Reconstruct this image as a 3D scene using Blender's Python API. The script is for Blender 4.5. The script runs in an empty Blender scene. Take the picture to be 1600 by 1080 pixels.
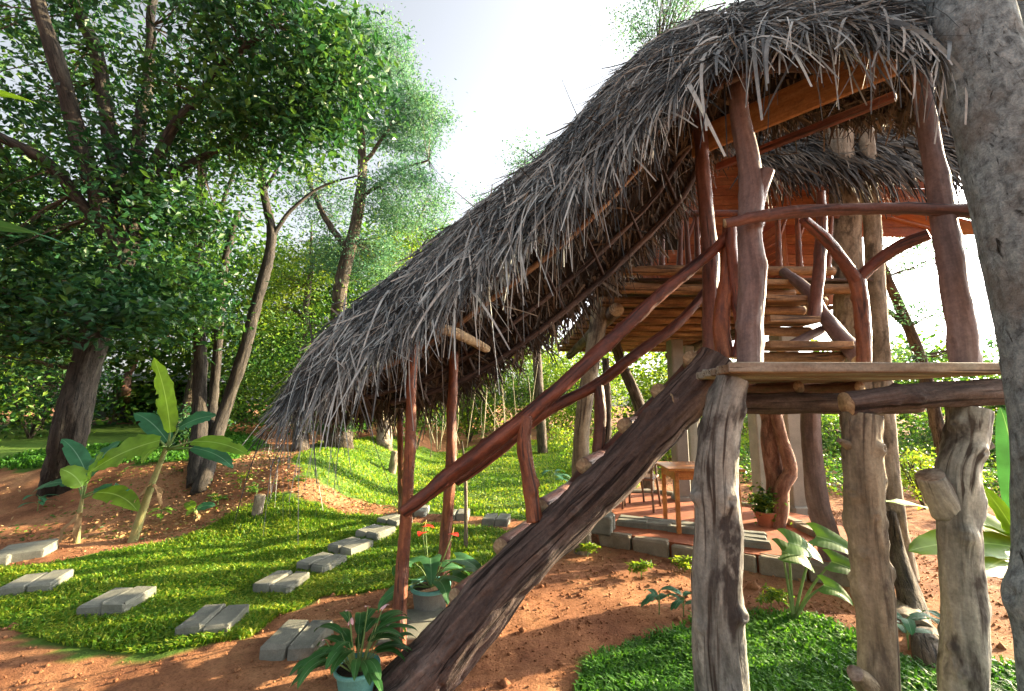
import bpy, math, random
import numpy as np
from math import radians, sin, cos, pi, tan, atan2, sqrt
from mathutils import Vector
rng = np.random.default_rng(7)
random.seed(7)
S = bpy.context.scene
COL = S.collection
# ------------------------------------------------------------------ camera, sky, sun, exposure
FPX, W0, H0, PITCH, EYE = 680.0, 1600.0, 1080.0, radians(7.54), 1.6
cd = bpy.data.cameras.new('camera'); cam = bpy.data.objects.new('camera', cd); COL.objects.link(cam)
cam.location = (0, 0, EYE); cam.rotation_euler = (pi/2 + PITCH, 0, 0)
cd.sensor_width = 36; cd.lens = FPX/W0*36; cd.clip_end = 600; cd.clip_start = .05
S.camera = cam
SUN_AZ, SUN_EL = radians(68), radians(15)      # azimuth clockwise from +Y
w = bpy.data.worlds.new('World'); S.world = w; w.use_nodes = True
nt = w.node_tree; nt.nodes.clear()
sky = nt.nodes.new('ShaderNodeTexSky'); sky.sky_type = 'NISHITA'; sky.sun_disc = False
sky.sun_elevation = SUN_EL; sky.sun_rotation = SUN_AZ; sky.air_density = 1.0; sky.dust_density = 4; sky.ozone_density = 1.2
bg = nt.nodes.new('ShaderNodeBackground'); bg.inputs[1].default_value = 0.055
wo = nt.nodes.new('ShaderNodeOutputWorld')
hz = nt.nodes.new('ShaderNodeRGBToBW'); hm = nt.nodes.new('ShaderNodeMix'); hm.data_type = 'RGBA'; hm.inputs[0].default_value = .75
hg = nt.nodes.new('ShaderNodeMath'); hg.operation = 'MULTIPLY'; hg.inputs[1].default_value = 1.25       # thin bright high haze over the whole sky
nt.links.new(sky.outputs[0], hz.inputs[0]); nt.links.new(hz.outputs[0], hg.inputs[0]); nt.links.new(sky.outputs[0], hm.inputs[6]); nt.links.new(hg.outputs[0], hm.inputs[7])
tcw = nt.nodes.new('ShaderNodeTexCoord'); dt = nt.nodes.new('ShaderNodeVectorMath'); dt.operation = 'DOT_PRODUCT'
dt.inputs[1].default_value = (sin(SUN_AZ)*cos(SUN_EL), cos(SUN_AZ)*cos(SUN_EL), sin(SUN_EL)); nt.links.new(tcw.outputs['Generated'], dt.inputs[0])
h1 = nt.nodes.new('ShaderNodeMath'); h1.operation = 'MULTIPLY_ADD'; h1.inputs[1].default_value = .5; h1.inputs[2].default_value = .5; nt.links.new(dt.outputs['Value'], h1.inputs[0])
h2 = nt.nodes.new('ShaderNodeMath'); h2.operation = 'POWER'; h2.inputs[1].default_value = 1.6; nt.links.new(h1.outputs[0], h2.inputs[0])
h3 = nt.nodes.new('ShaderNodeMath'); h3.operation = 'MULTIPLY_ADD'; h3.inputs[1].default_value = 1.35; h3.inputs[2].default_value = 1.15; nt.links.new(h2.outputs[0], h3.inputs[0])
hv = nt.nodes.new('ShaderNodeVectorMath'); hv.operation = 'SCALE'; nt.links.new(hm.outputs[2], hv.inputs[0]); nt.links.new(h3.outputs[0], hv.inputs['Scale'])   # forward scatter of the haze towards the sun
nt.links.new(hv.outputs[0], bg.inputs[0]); nt.links.new(bg.outputs[0], wo.inputs[0])
sl = bpy.data.lights.new('sun', 'SUN'); sl.energy = 4.7; sl.angle = radians(.5); sl.color = (1, .80, .50)
so = bpy.data.objects.new('sun', sl); COL.objects.link(so)
sd = Vector((sin(SUN_AZ)*cos(SUN_EL), cos(SUN_AZ)*cos(SUN_EL), sin(SUN_EL)))
so.rotation_euler = sd.to_track_quat('Z', 'Y').to_euler(); so.location = (8, 6, 12)
S.view_settings.view_transform = 'Standard'; S.view_settings.look = 'None'
S.view_settings.exposure = 2.62; S.view_settings.gamma = 1; S.view_settings.use_curve_mapping = False
S.render.engine = 'CYCLES'
S.cycles.max_bounces = 6; S.cycles.diffuse_bounces = 3; S.cycles.transmission_bounces = 4; S.cycles.glossy_bounces = 2
S.cycles.use_denoising = True
# ------------------------------------------------------------------ noise + terrain
def _h(ix, iy, iz, seed):
    n = (ix*374761393 + iy*668265263 + iz*2147483647 + seed*1274126177) & 0x7fffffff
    n = ((n ^ (n >> 13))*1274126177) & 0x7fffffff
    n = ((n ^ (n >> 15))*668265263) & 0x7fffffff
    return (n & 0xffff)/32767.5 - 1
def vn(p, seed=0):
    p = np.asarray(p, float); i = np.floor(p).astype(np.int64); f = p - i; f = f*f*(3-2*f)
    r = 0
    for dx in (0, 1):
        for dy in (0, 1):
            for dz in (0, 1):
                wgt = (f[..., 0] if dx else 1-f[..., 0])*(f[..., 1] if dy else 1-f[..., 1])*(f[..., 2] if dz else 1-f[..., 2])
                r = r + wgt*_h(i[..., 0]+dx, i[..., 1]+dy, i[..., 2]+dz, seed)
    return r
def fbm(p, seed=0, o=3):
    p = np.asarray(p, float); r = 0; a = 1
    for k in range(o): r = r + a*vn(p*2**k, seed+k*17); a *= .5
    return r
def sst(a, b, x):
    t = np.clip((x-a)/(b-a), 0, 1); return t*t*(3-2*t)
def zg(x, y):
    x = np.asarray(x, float); y = np.asarray(y, float)
    left = sst(-1.9, -3.6, x)                                     # the earth bank under the big trees
    z = .66*sst(5.0, 7.2, y + .18*(x+3))*left + .38*sst(8, 26, y)*(.35+.65*left)
    z = z + .22*sst(8.5, 16, y)*sst(-3, 0, x)*sst(6, 3, x)
    z = z + .035*fbm(np.stack([x*.5, y*.5, 0*x], -1), 3, 2)*sst(1.5, 5, np.hypot(x, y)) + .012*fbm(np.stack([x*2.3, y*2.3, 0*x+5], -1), 9, 2)
    return z
def zg1(x, y): return float(zg(np.array([x]), np.array([y]))[0])
def ray(px, py):
    u = (px-W0/2)/FPX; v = (H0/2-py)/FPX
    return np.array([u, cos(PITCH)-v*sin(PITCH), sin(PITCH)+v*cos(PITCH)])
def P(px, py, Y):
    d = ray(px, py); return np.array([0, 0, EYE]) + d*(Y/d[1])
def G(px, py, dz=0.0):
    d = ray(px, py); s = .5
    while s < 150:
        q = np.array([0, 0, EYE]) + d*s
        if q[2] < zg1(q[0], q[1])+dz: return np.array([q[0], q[1], q[2]])
        s += .03 if s < 15 else .3
    q = np.array([0, 0, EYE]) + d*60; return q
# ------------------------------------------------------------------ mesh plumbing
def mk(name, V, F, mat, root=None, smooth=False, attrs=None, mi=None, tag=None):
    V = np.asarray(V, np.float32).reshape(-1, 3)
    if root is not None: V = V - np.array(root.location, np.float32)
    if not isinstance(F, list): F = [F]
    F = [np.asarray(f, np.int32) for f in F if len(f)]
    me = bpy.data.meshes.new(name)
    me.vertices.add(len(V)); me.vertices.foreach_set('co', V.ravel())
    tot = np.concatenate([np.full(len(f), f.shape[1], np.int32) for f in F])
    me.loops.add(int(tot.sum())); me.polygons.add(len(tot))
    me.loops.foreach_set('vertex_index', np.concatenate([f.ravel() for f in F]))
    st = np.zeros(len(tot), np.int32); st[1:] = np.cumsum(tot)[:-1]
    me.polygons.foreach_set('loop_start', st)
    try: me.polygons.foreach_set('loop_total', tot)
    except Exception: pass
    me.polygons.foreach_set('use_smooth', np.full(len(tot), smooth))
    for m in (mat if isinstance(mat, (list, tuple)) else [mat]): me.materials.append(m)
    if mi is not None: me.polygons.foreach_set('material_index', np.asarray(mi, np.int32))
    for k, a in (attrs or {}).items():
        a = np.asarray(a, np.float32)
        at = me.attributes.new(k, 'FLOAT' if a.ndim == 1 else 'FLOAT_VECTOR', 'POINT')
        at.data.foreach_set('value' if a.ndim == 1 else 'vector', a.ravel())
    me.update(calc_edges=True)
    o = bpy.data.objects.new(name, me); COL.objects.link(o)
    if root is not None: o.parent = root
    for k, v in (tag or {}).items(): o[k] = v
    return o
def thing(name, label, cat, loc, group=None):
    o = bpy.data.objects.new(name, None); COL.objects.link(o)
    o.location = [float(c) for c in loc]; o.empty_display_size = .2
    o['label'] = label; o['category'] = cat
    if group: o['group'] = group
    return o
def spline(pts, n):
    pts = np.asarray(pts, float)
    if len(pts) == 2: return pts[0] + (pts[1]-pts[0])*np.linspace(0, 1, n)[:, None]
    k = len(pts); e = np.vstack([2*pts[0]-pts[1], pts, 2*pts[-1]-pts[-2]])
    d = np.r_[0, np.cumsum(np.linalg.norm(np.diff(pts[:, :3], axis=0), axis=1))]
    t = np.interp(np.linspace(0, d[-1], n), d, np.arange(k)); i = np.clip(t.astype(int), 0, k-2); f = (t-i)[:, None]
    p0, p1, p2, p3 = e[i], e[i+1], e[i+2], e[i+3]
    return .5*((2*p1)+(-p0+p2)*f+(2*p0-5*p1+4*p2-p3)*f*f+(-p0+3*p1-3*p2+p3)*f**3)
def tube_geo(pts, rad, n=None, sides=12, rough=.08, rscale=1.0, knots=0, seed=None, ridge=0.0, wob=0.0):
    seed = int(rng.integers(1e6)) if seed is None else seed
    r_ = np.random.default_rng(seed)
    pts = np.asarray(pts, float); rad = np.atleast_1d(np.asarray(rad, float))
    if len(rad) != len(pts): rad = np.interp(np.linspace(0, 1, len(pts)), np.linspace(0, 1, len(rad)), rad)
    L = np.linalg.norm(np.diff(pts, axis=0), axis=1).sum()
    if n is None: n = max(4, int(L/max(rad.mean()*.6, .02)))
    c = spline(np.hstack([pts, rad[:, None]]), n); R = c[:, 3]; c = c[:, :3]
    s = np.r_[0, np.cumsum(np.linalg.norm(np.diff(c, axis=0), axis=1))]
    if wob: c = c + wob*np.stack([vn(np.stack([s*2, 0*s+k, 0*s], -1), seed+k) for k in range(3)], -1)*np.minimum(1, np.minimum(s, s[-1]-s)*4)[:, None]
    T = np.gradient(c, axis=0); T /= np.linalg.norm(T, axis=1)[:, None]+1e-9
    a = np.array([0, 1., 0]) if abs(T[0, 1]) < .8 else np.array([1., 0, 0])
    U = np.zeros_like(c); u = a
    for i in range(n):
        u = u - T[i]*np.dot(u, T[i]); u /= np.linalg.norm(u); U[i] = u
    Vv = np.cross(T, U); ph = np.linspace(0, 2*pi, sides, endpoint=False)
    cs, sn = np.cos(ph), np.sin(ph)
    tc = np.stack([np.broadcast_to(cs, (n, sides))*R[:, None], np.broadcast_to(sn, (n, sides))*R[:, None], np.broadcast_to(s[:, None], (n, sides))], -1)
    q = tc/np.array([R.mean()]*2+[R.mean()*3])*rscale
    k = 1 + rough*fbm(q*1.3+seed % 97, seed % 1000, 3)
    if ridge:
        q2 = tc/R.mean()*np.array([3.2, 3.2, .32])*rscale + 3*vn(tc/R.mean()*.7, 5)[..., None]*.3
        k = k - ridge*(1-np.minimum(1, np.abs(vn(q2, seed % 1000+3))*3.2))*1.0 + ridge*.4*vn(q2*2.3, 8)
    for _ in range(knots):
        sk, pk = r_.uniform(.04, .96)*s[-1], r_.uniform(0, 2*pi); w_ = R.mean()*r_.uniform(.22, .5); h = r_.uniform(.12, .38)
        dph = (ph-pk+pi) % (2*pi)-pi
        d2 = ((s[:, None]-sk)**2 + (dph[None]*R.mean())**2)/w_**2
        k = k + h*np.exp(-d2) - h*.75*np.exp(-d2*7)
    Vt = c[:, None] + (U[:, None]*cs[None, :, None] + Vv[:, None]*sn[None, :, None])*(R[:, None]*k)[..., None]
    idx = np.arange(n*sides).reshape(n, sides)
    F = np.stack([idx[:-1], np.roll(idx, -1, 1)[:-1], np.roll(idx, -1, 1)[1:], idx[1:]], -1).reshape(-1, 4)
    V = np.vstack([Vt.reshape(-1, 3), c[:1], c[-1:]]); tc = np.vstack([tc.reshape(-1, 3), [[0, 0, 0]], [[0, 0, s[-1]]]])
    a0, b0 = n*sides, n*sides+1
    C = np.vstack([np.stack([np.full(sides, a0), np.roll(idx[0], -1), idx[0]], -1), np.stack([np.full(sides, b0), idx[-1], np.roll(idx[-1], -1)], -1)])
    return V, F, C, tc
def join(gs):
    V = []; F = []; C = []; T = []; o = 0
    for v, f, c, t in gs: V.append(v); F.append(f+o); C.append(c+o); T.append(t + np.array([0, 0, o*.37])); o += len(v)
    return np.vstack(V), np.vstack(F), np.vstack(C), np.vstack(T)
def tube(name, mat, root, pts, rad, cap=None, tag=None, **k):
    V, F, C, tc = tube_geo(pts, rad, **k) if not isinstance(pts, tuple) else pts
    mi = np.r_[np.zeros(len(F)), np.ones(len(C))]
    return mk(name, V, [F, C], [mat, cap or mat], root, True, {'tc': tc}, mi, tag)
def box_geo(c, d, rot=0.0, bev=.012, jit=.004, tilt=(0, 0)):
    hx, hy, hz = np.array(d)/2; b = min(bev, hx*.4, hy*.4, hz*.4); V = []
    for z, i in ((-hz, 1), (-hz+b, 0), (hz-b, 0), (hz, 1)):
        X, Y = (hx-b, hy-b) if i else (hx, hy)
        k = b*.4 if i else b
        V += [(-X+k, -Y, z), (X-k, -Y, z), (X, -Y+k, z), (X, Y-k, z), (X-k, Y, z), (-X+k, Y, z), (-X, Y-k, z), (-X, -Y+k, z)]
    V = np.array(V)+rng.normal(0, jit, (32, 3)); V[:, 2] += V[:, 0]*tilt[0]+V[:, 1]*tilt[1]
    ca, sa = cos(rot), sin(rot)
    V = np.stack([V[:, 0]*ca-V[:, 1]*sa, V[:, 0]*sa+V[:, 1]*ca, V[:, 2]], -1)+np.asarray(c)
    F = [[r*8+i, r*8+(i+1) % 8, r*8+8+(i+1) % 8, r*8+8+i] for r in range(3) for i in range(8)]
    return V, np.array(F), np.array([[7, 6, 5, 4, 3, 2, 1, 0], [24, 25, 26, 27, 28, 29, 30, 31]])
def box(name, mat, root, c, d, rot=0.0, tag=None, smooth=False, **k):
    V, F, C = box_geo(c, d, rot, **k); rot_ = rot
    q = V-np.asarray(c); ca, sa = cos(-rot), sin(-rot)
    tc = np.stack([q[:, 1]*ca+q[:, 0]*sa, q[:, 2], q[:, 0]*ca-q[:, 1]*sa], -1)+rng.uniform(0, 20, 3)
    return mk(name, V, [F, C], mat, root, smooth, {'tc': tc}, None, tag)
def beam(name, mat, root, a, b, wd, th, up=(0, 0, 1), bev=.006, tag=None):
    """a sawn board from a to b, wd across, th thick along up"""
    a, b, up = np.array(a, float), np.array(b, float), np.array(up, float)
    L = np.linalg.norm(b-a); X = (b-a)/L; Z = up-X*np.dot(up, X); Z /= np.linalg.norm(Z); Yv = np.cross(Z, X)
    V, F, C = box_geo((0, 0, 0), (L, wd, th), 0, bev, .0015)
    tc = np.stack([V[:, 1], V[:, 2], V[:, 0]], -1)+rng.uniform(0, 20, 3)
    V = (a+b)/2 + V[:, :1]*X + V[:, 1:2]*Yv + V[:, 2:]*Z
    return mk(name, V, [F, C], mat, root, False, {'tc': tc}, None, tag)
def ribbons(Cn, Sd, Wd, up=None, fold=0.0):
    """Cn (N,K,3) centres, Sd (N,K,3) unit sides, Wd (N,K) half widths"""
    N, K, _ = Cn.shape
    V = np.stack([Cn-Sd*Wd[..., None], Cn+Sd*Wd[..., None]], 2)
    idx = np.arange(N*K*2).reshape(N, K, 2)
    F = np.stack([idx[:, :-1, 0], idx[:, :-1, 1], idx[:, 1:, 1], idx[:, 1:, 0]], -1).reshape(-1, 4)
    return V.reshape(-1, 3), F
def unit(v): return v/(np.linalg.norm(v, axis=-1, keepdims=True)+1e-9)
def leaves_geo(C, size, droop=.3, aspect=.5, flat=.6, r=None):
    """pointed folded leaves (two triangles each) at C (N,3)"""
    r = r or rng; N = len(C)
    d = unit(r.normal(0, 1, (N, 3))*np.array([1, 1, flat]) + np.array([0, 0, -droop]))
    nrm = unit(r.normal(0, 1, (N, 3))*.75 + np.array([0, 0, 1.]))
    s = unit(np.cross(d, nrm)); nn = np.cross(s, d)
    L = (size*r.uniform(.6, 1.3, N))[:, None]
    a = C; b = C+d*L; m = C+d*L*.45-nn*L*.06
    p = m+s*L*aspect*.5+nn*L*.12; q = m-s*L*aspect*.5+nn*L*.12
    V = np.stack([a, p, b, q], 1).reshape(-1, 3); i = np.arange(N)*4
    F = np.vstack([np.stack([i, i+1, i+2], -1), np.stack([i, i+2, i+3], -1)])
    return V, F, np.repeat(r.uniform(0, 1, N), 4)
# ------------------------------------------------------------------ materials
def nm(name, rough=.8):
    m = bpy.data.materials.new(name); m.use_nodes = True; t = m.node_tree
    b = t.nodes['Principled BSDF']; b.inputs['Roughness'].default_value = rough
    b.inputs['Specular IOR Level'].default_value = .3
    return m, t, b
def node(t, k, **kw):
    n = t.nodes.new(k)
    for a, v in kw.items(): setattr(n, a, v)
    return n
def vec(t, attr=None, scale=(1, 1, 1)):
    if attr: a = node(t, 'ShaderNodeAttribute', attribute_name=attr); out = a.outputs['Vector']
    else: out = node(t, 'ShaderNodeNewGeometry').outputs['Position']
    mp = node(t, 'ShaderNodeMapping'); mp.inputs['Scale'].default_value = scale; t.links.new(out, mp.inputs[0]); return mp.outputs[0]
def noise(t, v, sc, det=4, ro=.6, dist=0):
    n = node(t, 'ShaderNodeTexNoise'); n.inputs['Scale'].default_value = sc; n.inputs['Detail'].default_value = det
    n.inputs['Roughness'].default_value = ro; n.inputs['Distortion'].default_value = dist; t.links.new(v, n.inputs['Vector']); return n.outputs[0]
def ramp(t, f, stops, mode='LINEAR'):
    r = node(t, 'ShaderNodeValToRGB'); r.color_ramp.interpolation = mode; e = r.color_ramp.elements
    while len(e) < len(stops): e.new(.5)
    for x, (p, c) in zip(e, stops): x.position = p; x.color = (*c, 1) if len(c) == 3 else c
    t.links.new(f, r.inputs[0]); return r.outputs[0]
def mix(t, f, a, b, bt='MIX'):
    m = node(t, 'ShaderNodeMix', data_type='RGBA', blend_type=bt)
    for s, v in ((0, f), (6, a), (7, b)):
        if isinstance(v, (int, float)): m.inputs[s].default_value = v
        elif isinstance(v, tuple): m.inputs[s].default_value = (*v, 1)
        else: t.links.new(v, m.inputs[s])
    return m.outputs[2]
def bump(t, b, h, dist=.01, st=1.0):
    n = node(t, 'ShaderNodeBump'); n.inputs['Distance'].default_value = dist; n.inputs['Strength'].default_value = st
    t.links.new(h, n.inputs['Height'])
    if b.inputs['Normal'].is_linked: t.links.new(b.inputs['Normal'].links[0].from_socket, n.inputs['Normal'])
    t.links.new(n.outputs[0], b.inputs['Normal'])
def wood(name, dark, mid, light, sc=14, st=.12, rough=.75, bd=.008, patch=None, pf=(.5, .62), psc=3.0, crack=None, spec=.3):
    m, t, b = nm(name, rough); b.inputs['Specular IOR Level'].default_value = spec
    v = vec(t, 'tc', (1, 1, st)); n1 = noise(t, v, sc, 6, .65, .6)
    c = ramp(t, n1, [(.3, dark), (.5, mid), (.72, light)])
    n2 = noise(t, vec(t, 'tc', (1, 1, .45)), psc, 5, .62, .3)
    if patch: c = mix(t, ramp(t, n2, [(pf[0], (0, 0, 0)), (pf[1], (1, 1, 1))]), c, patch)
    n3 = noise(t, vec(t, 'tc', (1, 1, st*.4)), sc*2.6, 3, .6, .8)
    ck = ramp(t, n3, [(.36, (0, 0, 0)), (.45, (1, 1, 1))])
    if crack: c = mix(t, ck, crack, c)
    n4 = noise(t, vec(t, 'tc'), 60, 3, .7)
    n5 = noise(t, vec(t, 'tc', (1, 1, .6)), 24, 4, .7)
    c = mix(t, .45, c, ramp(t, n5, [(.33, (.5, .5, .5)), (.66, (1.3, 1.3, 1.3))]), 'MULTIPLY')
    c = mix(t, .35, c, ramp(t, n4, [(.3, (.35, .35, .35)), (.7, (1.35, 1.35, 1.35))]), 'MULTIPLY')
    t.links.new(c, b.inputs['Base Color']); bump(t, b, n1, bd, .9); bump(t, b, ck, bd*.35, .6); bump(t, b, n5, bd*.45, .7); bump(t, b, n4, bd*.25, .5)
    return m
M = {}
M['log_bark'] = wood('log_bark', (.026, .018, .017), (.095, .066, .056), (.23, .175, .15), 9, .13, .85, .035, (.11, .058, .036), (.55, .66), 2.6, (.018, .011, .009))
M['post_grey'] = wood('post_grey', (.07, .068, .06), (.25, .245, .215), (.45, .43, .365), 8, .16, .8, .016, (.055, .047, .042), (.50, .58), 5, (.05, .038, .03))
M['post_tan'] = wood('post_tan', (.10, .08, .052), (.25, .205, .14), (.42, .36, .25), 8, .14, .8, .018, (.085, .065, .048), (.52, .61), 5, (.07, .05, .035))
M['red_wood'] = wood('red_wood', (.045, .013, .009), (.15, .042, .024), (.27, .09, .05), 12, .16, .5, .012, (.075, .022, .016), (.5, .6), 7, (.03, .01, .008), .45)
M['red_bright'] = wood('red_bright', (.08, .023, .012), (.23, .075, .032), (.38, .15, .07), 12, .16, .5, .012, (.12, .035, .02), (.5, .6), 7, (.05, .015, .01), .45)
M['red_grey'] = wood('red_grey', (.055, .024, .02), (.17, .075, .058), (.31, .17, .135), 9, .11, .55, .008, (.10, .05, .045), (.5, .66), 4, (.04, .02, .02), .4)
M['purple_grey'] = wood('purple_grey', (.065, .040, .037), (.175, .115, .105), (.31, .23, .21), 9, .1, .6, .008, (.14, .085, .075), (.5, .66), 4, None, .4)
M['bark_dark'] = wood('bark_dark', (.013, .011, .009), (.034, .028, .022), (.08, .066, .05), 16, .22, .9, .02, (.07, .062, .048), (.56, .68), 5, (.01, .008, .007))
M['bark_brown'] = wood('bark_brown', (.03, .024, .018), (.085, .065, .048), (.19, .15, .11), 16, .22, .9, .02, (.13, .115, .09), (.56, .68), 5, (.015, .012, .01))
M['bark_pale'] = wood('bark_pale', (.12, .095, .07), (.26, .21, .155), (.42, .36, .28), 14, .3, .9, .012, (.10, .08, .06), (.54, .62), 7)
M['bark_red'] = wood('bark_red', (.10, .045, .03), (.24, .12, .08), (.42, .25, .17), 18, .3, .8, .01, (.13, .075, .06), (.52, .64), 6)
M['plank_grey'] = wood('plank_grey', (.09, .055, .035), (.21, .14, .09), (.34, .27, .19), 18, .05, .8, .003, (.32, .31, .26), (.44, .58), 2, (.05, .03, .02))
M['plank_orange'] = wood('plank_orange', (.19, .058, .02), (.33, .11, .038), (.45, .18, .065), 12, .06, .5, .002, (.25, .055, .018), (.5, .65), 2, None, .45)
M['beam_orange'] = wood('beam_orange', (.22, .095, .035), (.34, .16, .06), (.44, .24, .10), 10, .07, .55, .002, None, (.5, .6), 2)
M['floor_log'] = wood('floor_log', (.10, .05, .022), (.27, .15, .07), (.44, .28, .14), 9, .14, .7, .008, (.16, .075, .032), (.5, .62), 5, (.05, .025, .012))
M['table_wood'] = wood('table_wood', (.34, .11, .03), (.5, .19, .055), (.6, .27, .09), 8, .08, .35, .001, None)
M['cut_end'] = wood('cut_end', (.22, .15, .08), (.42, .31, .18), (.55, .43, .27), 22, 1, .8, .003, (.26, .17, .1), (.5, .6), 10)
M['cut_grey'] = wood('cut_grey', (.12, .09, .07), (.25, .2, .16), (.36, .30, .24), 22, 1, .85, .004, (.14, .10, .08), (.5, .6), 10)
def mat_bigtrunk():
    m, t, b = nm('bark_lichen', .92); b.inputs['Specular IOR Level'].default_value = .15
    n1 = noise(t, vec(t, 'tc', (1, 1, .7)), 26, 8, .74, .3); n2 = noise(t, vec(t, 'tc', (1, 1, .6)), 4.5, 6, .66); n3 = noise(t, vec(t, 'tc'), 110, 4, .75); n5 = noise(t, vec(t, 'tc', (1.6, 1.6, .5)), 12, 6, .7, 1.5)
    c = ramp(t, n1, [(.34, (.10, .115, .12)), (.46, (.25, .30, .31)), (.56, (.37, .44, .45)), (.70, (.55, .61, .61))])
    c = mix(t, ramp(t, n2, [(.47, (0, 0, 0)), (.62, (.7, .7, .7))]), c, (.22, .20, .17))
    ck = ramp(t, n5, [(.33, (0, 0, 0)), (.40, (1, 1, 1))]); c = mix(t, ck, (.035, .035, .03), c)
    c = mix(t, .5, c, ramp(t, n3, [(.3, (.4, .4, .4)), (.7, (1.4, 1.4, 1.4))]), 'MULTIPLY')
    t.links.new(c, b.inputs['Base Color']); bump(t, b, n1, .03, 1); bump(t, b, ck, .012, .8); bump(t, b, n3, .006, .9)
    return m
M['bark_lichen'] = mat_bigtrunk()
def mat_leaf(name, a, bcol, c, trans=.45, rough=.4, tcol=None, rough_spec=.28):
    m, t, b = nm(name, rough); b.inputs['Specular IOR Level'].default_value = rough_spec
    at = node(t, 'ShaderNodeAttribute', attribute_name='rnd')
    n = noise(t, vec(t), .9, 2, .5)
    ad = node(t, 'ShaderNodeMath', operation='ADD'); t.links.new(at.outputs['Fac'], ad.inputs[0])
    sb = node(t, 'ShaderNodeMath', operation='MULTIPLY_ADD'); sb.inputs[1].default_value = 1.4; sb.inputs[2].default_value = -.7
    t.links.new(n, sb.inputs[0]); t.links.new(sb.outputs[0], ad.inputs[1])
    col = ramp(t, ad.outputs[0], [(.1, a), (.5, bcol), (.92, c)])
    t.links.new(col, b.inputs['Base Color'])
    tr = node(t, 'ShaderNodeBsdfTranslucent'); tc = mix(t, 1.0, col, tcol or (1.9, 1.75, .8), 'MULTIPLY'); t.links.new(tc, tr.inputs[0])
    ms = node(t, 'ShaderNodeMixShader'); ms.inputs[0].default_value = trans
    t.links.new(b.outputs[0], ms.inputs[1]); t.links.new(tr.outputs[0], ms.inputs[2])
    t.links.new(ms.outputs[0], t.nodes['Material Output'].inputs[0]); return m
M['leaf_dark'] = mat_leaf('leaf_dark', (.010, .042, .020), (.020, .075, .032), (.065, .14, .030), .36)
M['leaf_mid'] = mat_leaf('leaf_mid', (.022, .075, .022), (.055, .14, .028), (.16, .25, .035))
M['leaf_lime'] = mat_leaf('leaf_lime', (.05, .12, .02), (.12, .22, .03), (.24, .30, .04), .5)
M['leaf_hazed'] = mat_leaf('leaf_hazed', (.05, .13, .09), (.085, .19, .12), (.15, .26, .12), .45, .5, (1.3, 1.4, 1.0))  # pale blue-green of haze and glare put into the leaf colour
M['grass'] = mat_leaf('grass', (.06, .16, .012), (.13, .26, .018), (.31, .36, .045), .4, .5)  # sunlit copy, warm sun yellow put into the blade colour
M['grass_shaded'] = mat_leaf('grass_shaded', (.025, .10, .012), (.05, .17, .018), (.10, .25, .03), .4, .5)  # shaded copy of the grass, shade put into the colour
M['plant_dark'] = mat_leaf('plant_dark', (.012, .06, .02), (.02, .10, .028), (.045, .16, .035), .3, .3)
def mat_banana(name, col, trans=.4, veins=60):
    m, t, b = nm(name, .5)
    at = node(t, 'ShaderNodeAttribute', attribute_name='luv')
    sep = node(t, 'ShaderNodeSeparateXYZ'); t.links.new(at.outputs['Vector'], sep.inputs[0])
    # veins run sideways from the midrib, slightly forward
    ab = node(t, 'ShaderNodeMath', operation='ABSOLUTE'); t.links.new(sep.outputs[0], ab.inputs[0])
    mu = node(t, 'ShaderNodeMath', operation='MULTIPLY_ADD'); mu.inputs[1].default_value = -.10; t.links.new(ab.outputs[0], mu.inputs[0]); t.links.new(sep.outputs[1], mu.inputs[2])
    sn = node(t, 'ShaderNodeMath', operation='MULTIPLY'); sn.inputs[1].default_value = veins*2*pi/4; t.links.new(mu.outputs[0], sn.inputs[0])
    si = node(t, 'ShaderNodeMath', operation='SINE'); t.links.new(sn.outputs[0], si.inputs[0])
    n = noise(t, vec(t), 5, 3)
    c = mix(t, ramp(t, n, [(.35, (0, 0, 0)), (.7, (1, 1, 1))]), tuple(x*.7 for x in col), tuple(min(1, x*1.25) for x in col))
    c = mix(t, ramp(t, ab.outputs[0], [(.025, (1, 1, 1)), (.06, (0, 0, 0))]), c, tuple(min(1, x*1.3+.10) for x in col))
    t.links.new(c, b.inputs['Base Color']); bump(t, b, si.outputs[0], .0006, .3)
    tr = node(t, 'ShaderNodeBsdfTranslucent'); tc = mix(t, 1.0, c, (1.6, 1.45, .5), 'MULTIPLY'); t.links.new(tc, tr.inputs[0])
    ms = node(t, 'ShaderNodeMixShader'); ms.inputs[0].default_value = trans
    t.links.new(b.outputs[0], ms.inputs[1]); t.links.new(tr.outputs[0], ms.inputs[2]); t.links.new(ms.outputs[0], t.nodes['Material Output'].inputs[0]); return m
M['banana'] = mat_banana('banana_leaf', (.15, .29, .03)); M['banana_shaded'] = mat_banana('banana_shade', (.035, .14, .065), .22)  # lit and shaded copies of one leaf, sun and shade in the colour
M['ear_leaf'] = mat_banana('ear_leaf', (.08, .19, .03), .45, 12); M['anth_leaf'] = mat_banana('anth_leaf', (.05, .17, .06), .25, 20)
M['lily_leaf'] = mat_banana('lily_leaf', (.035, .13, .03), .25, 30)
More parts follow.
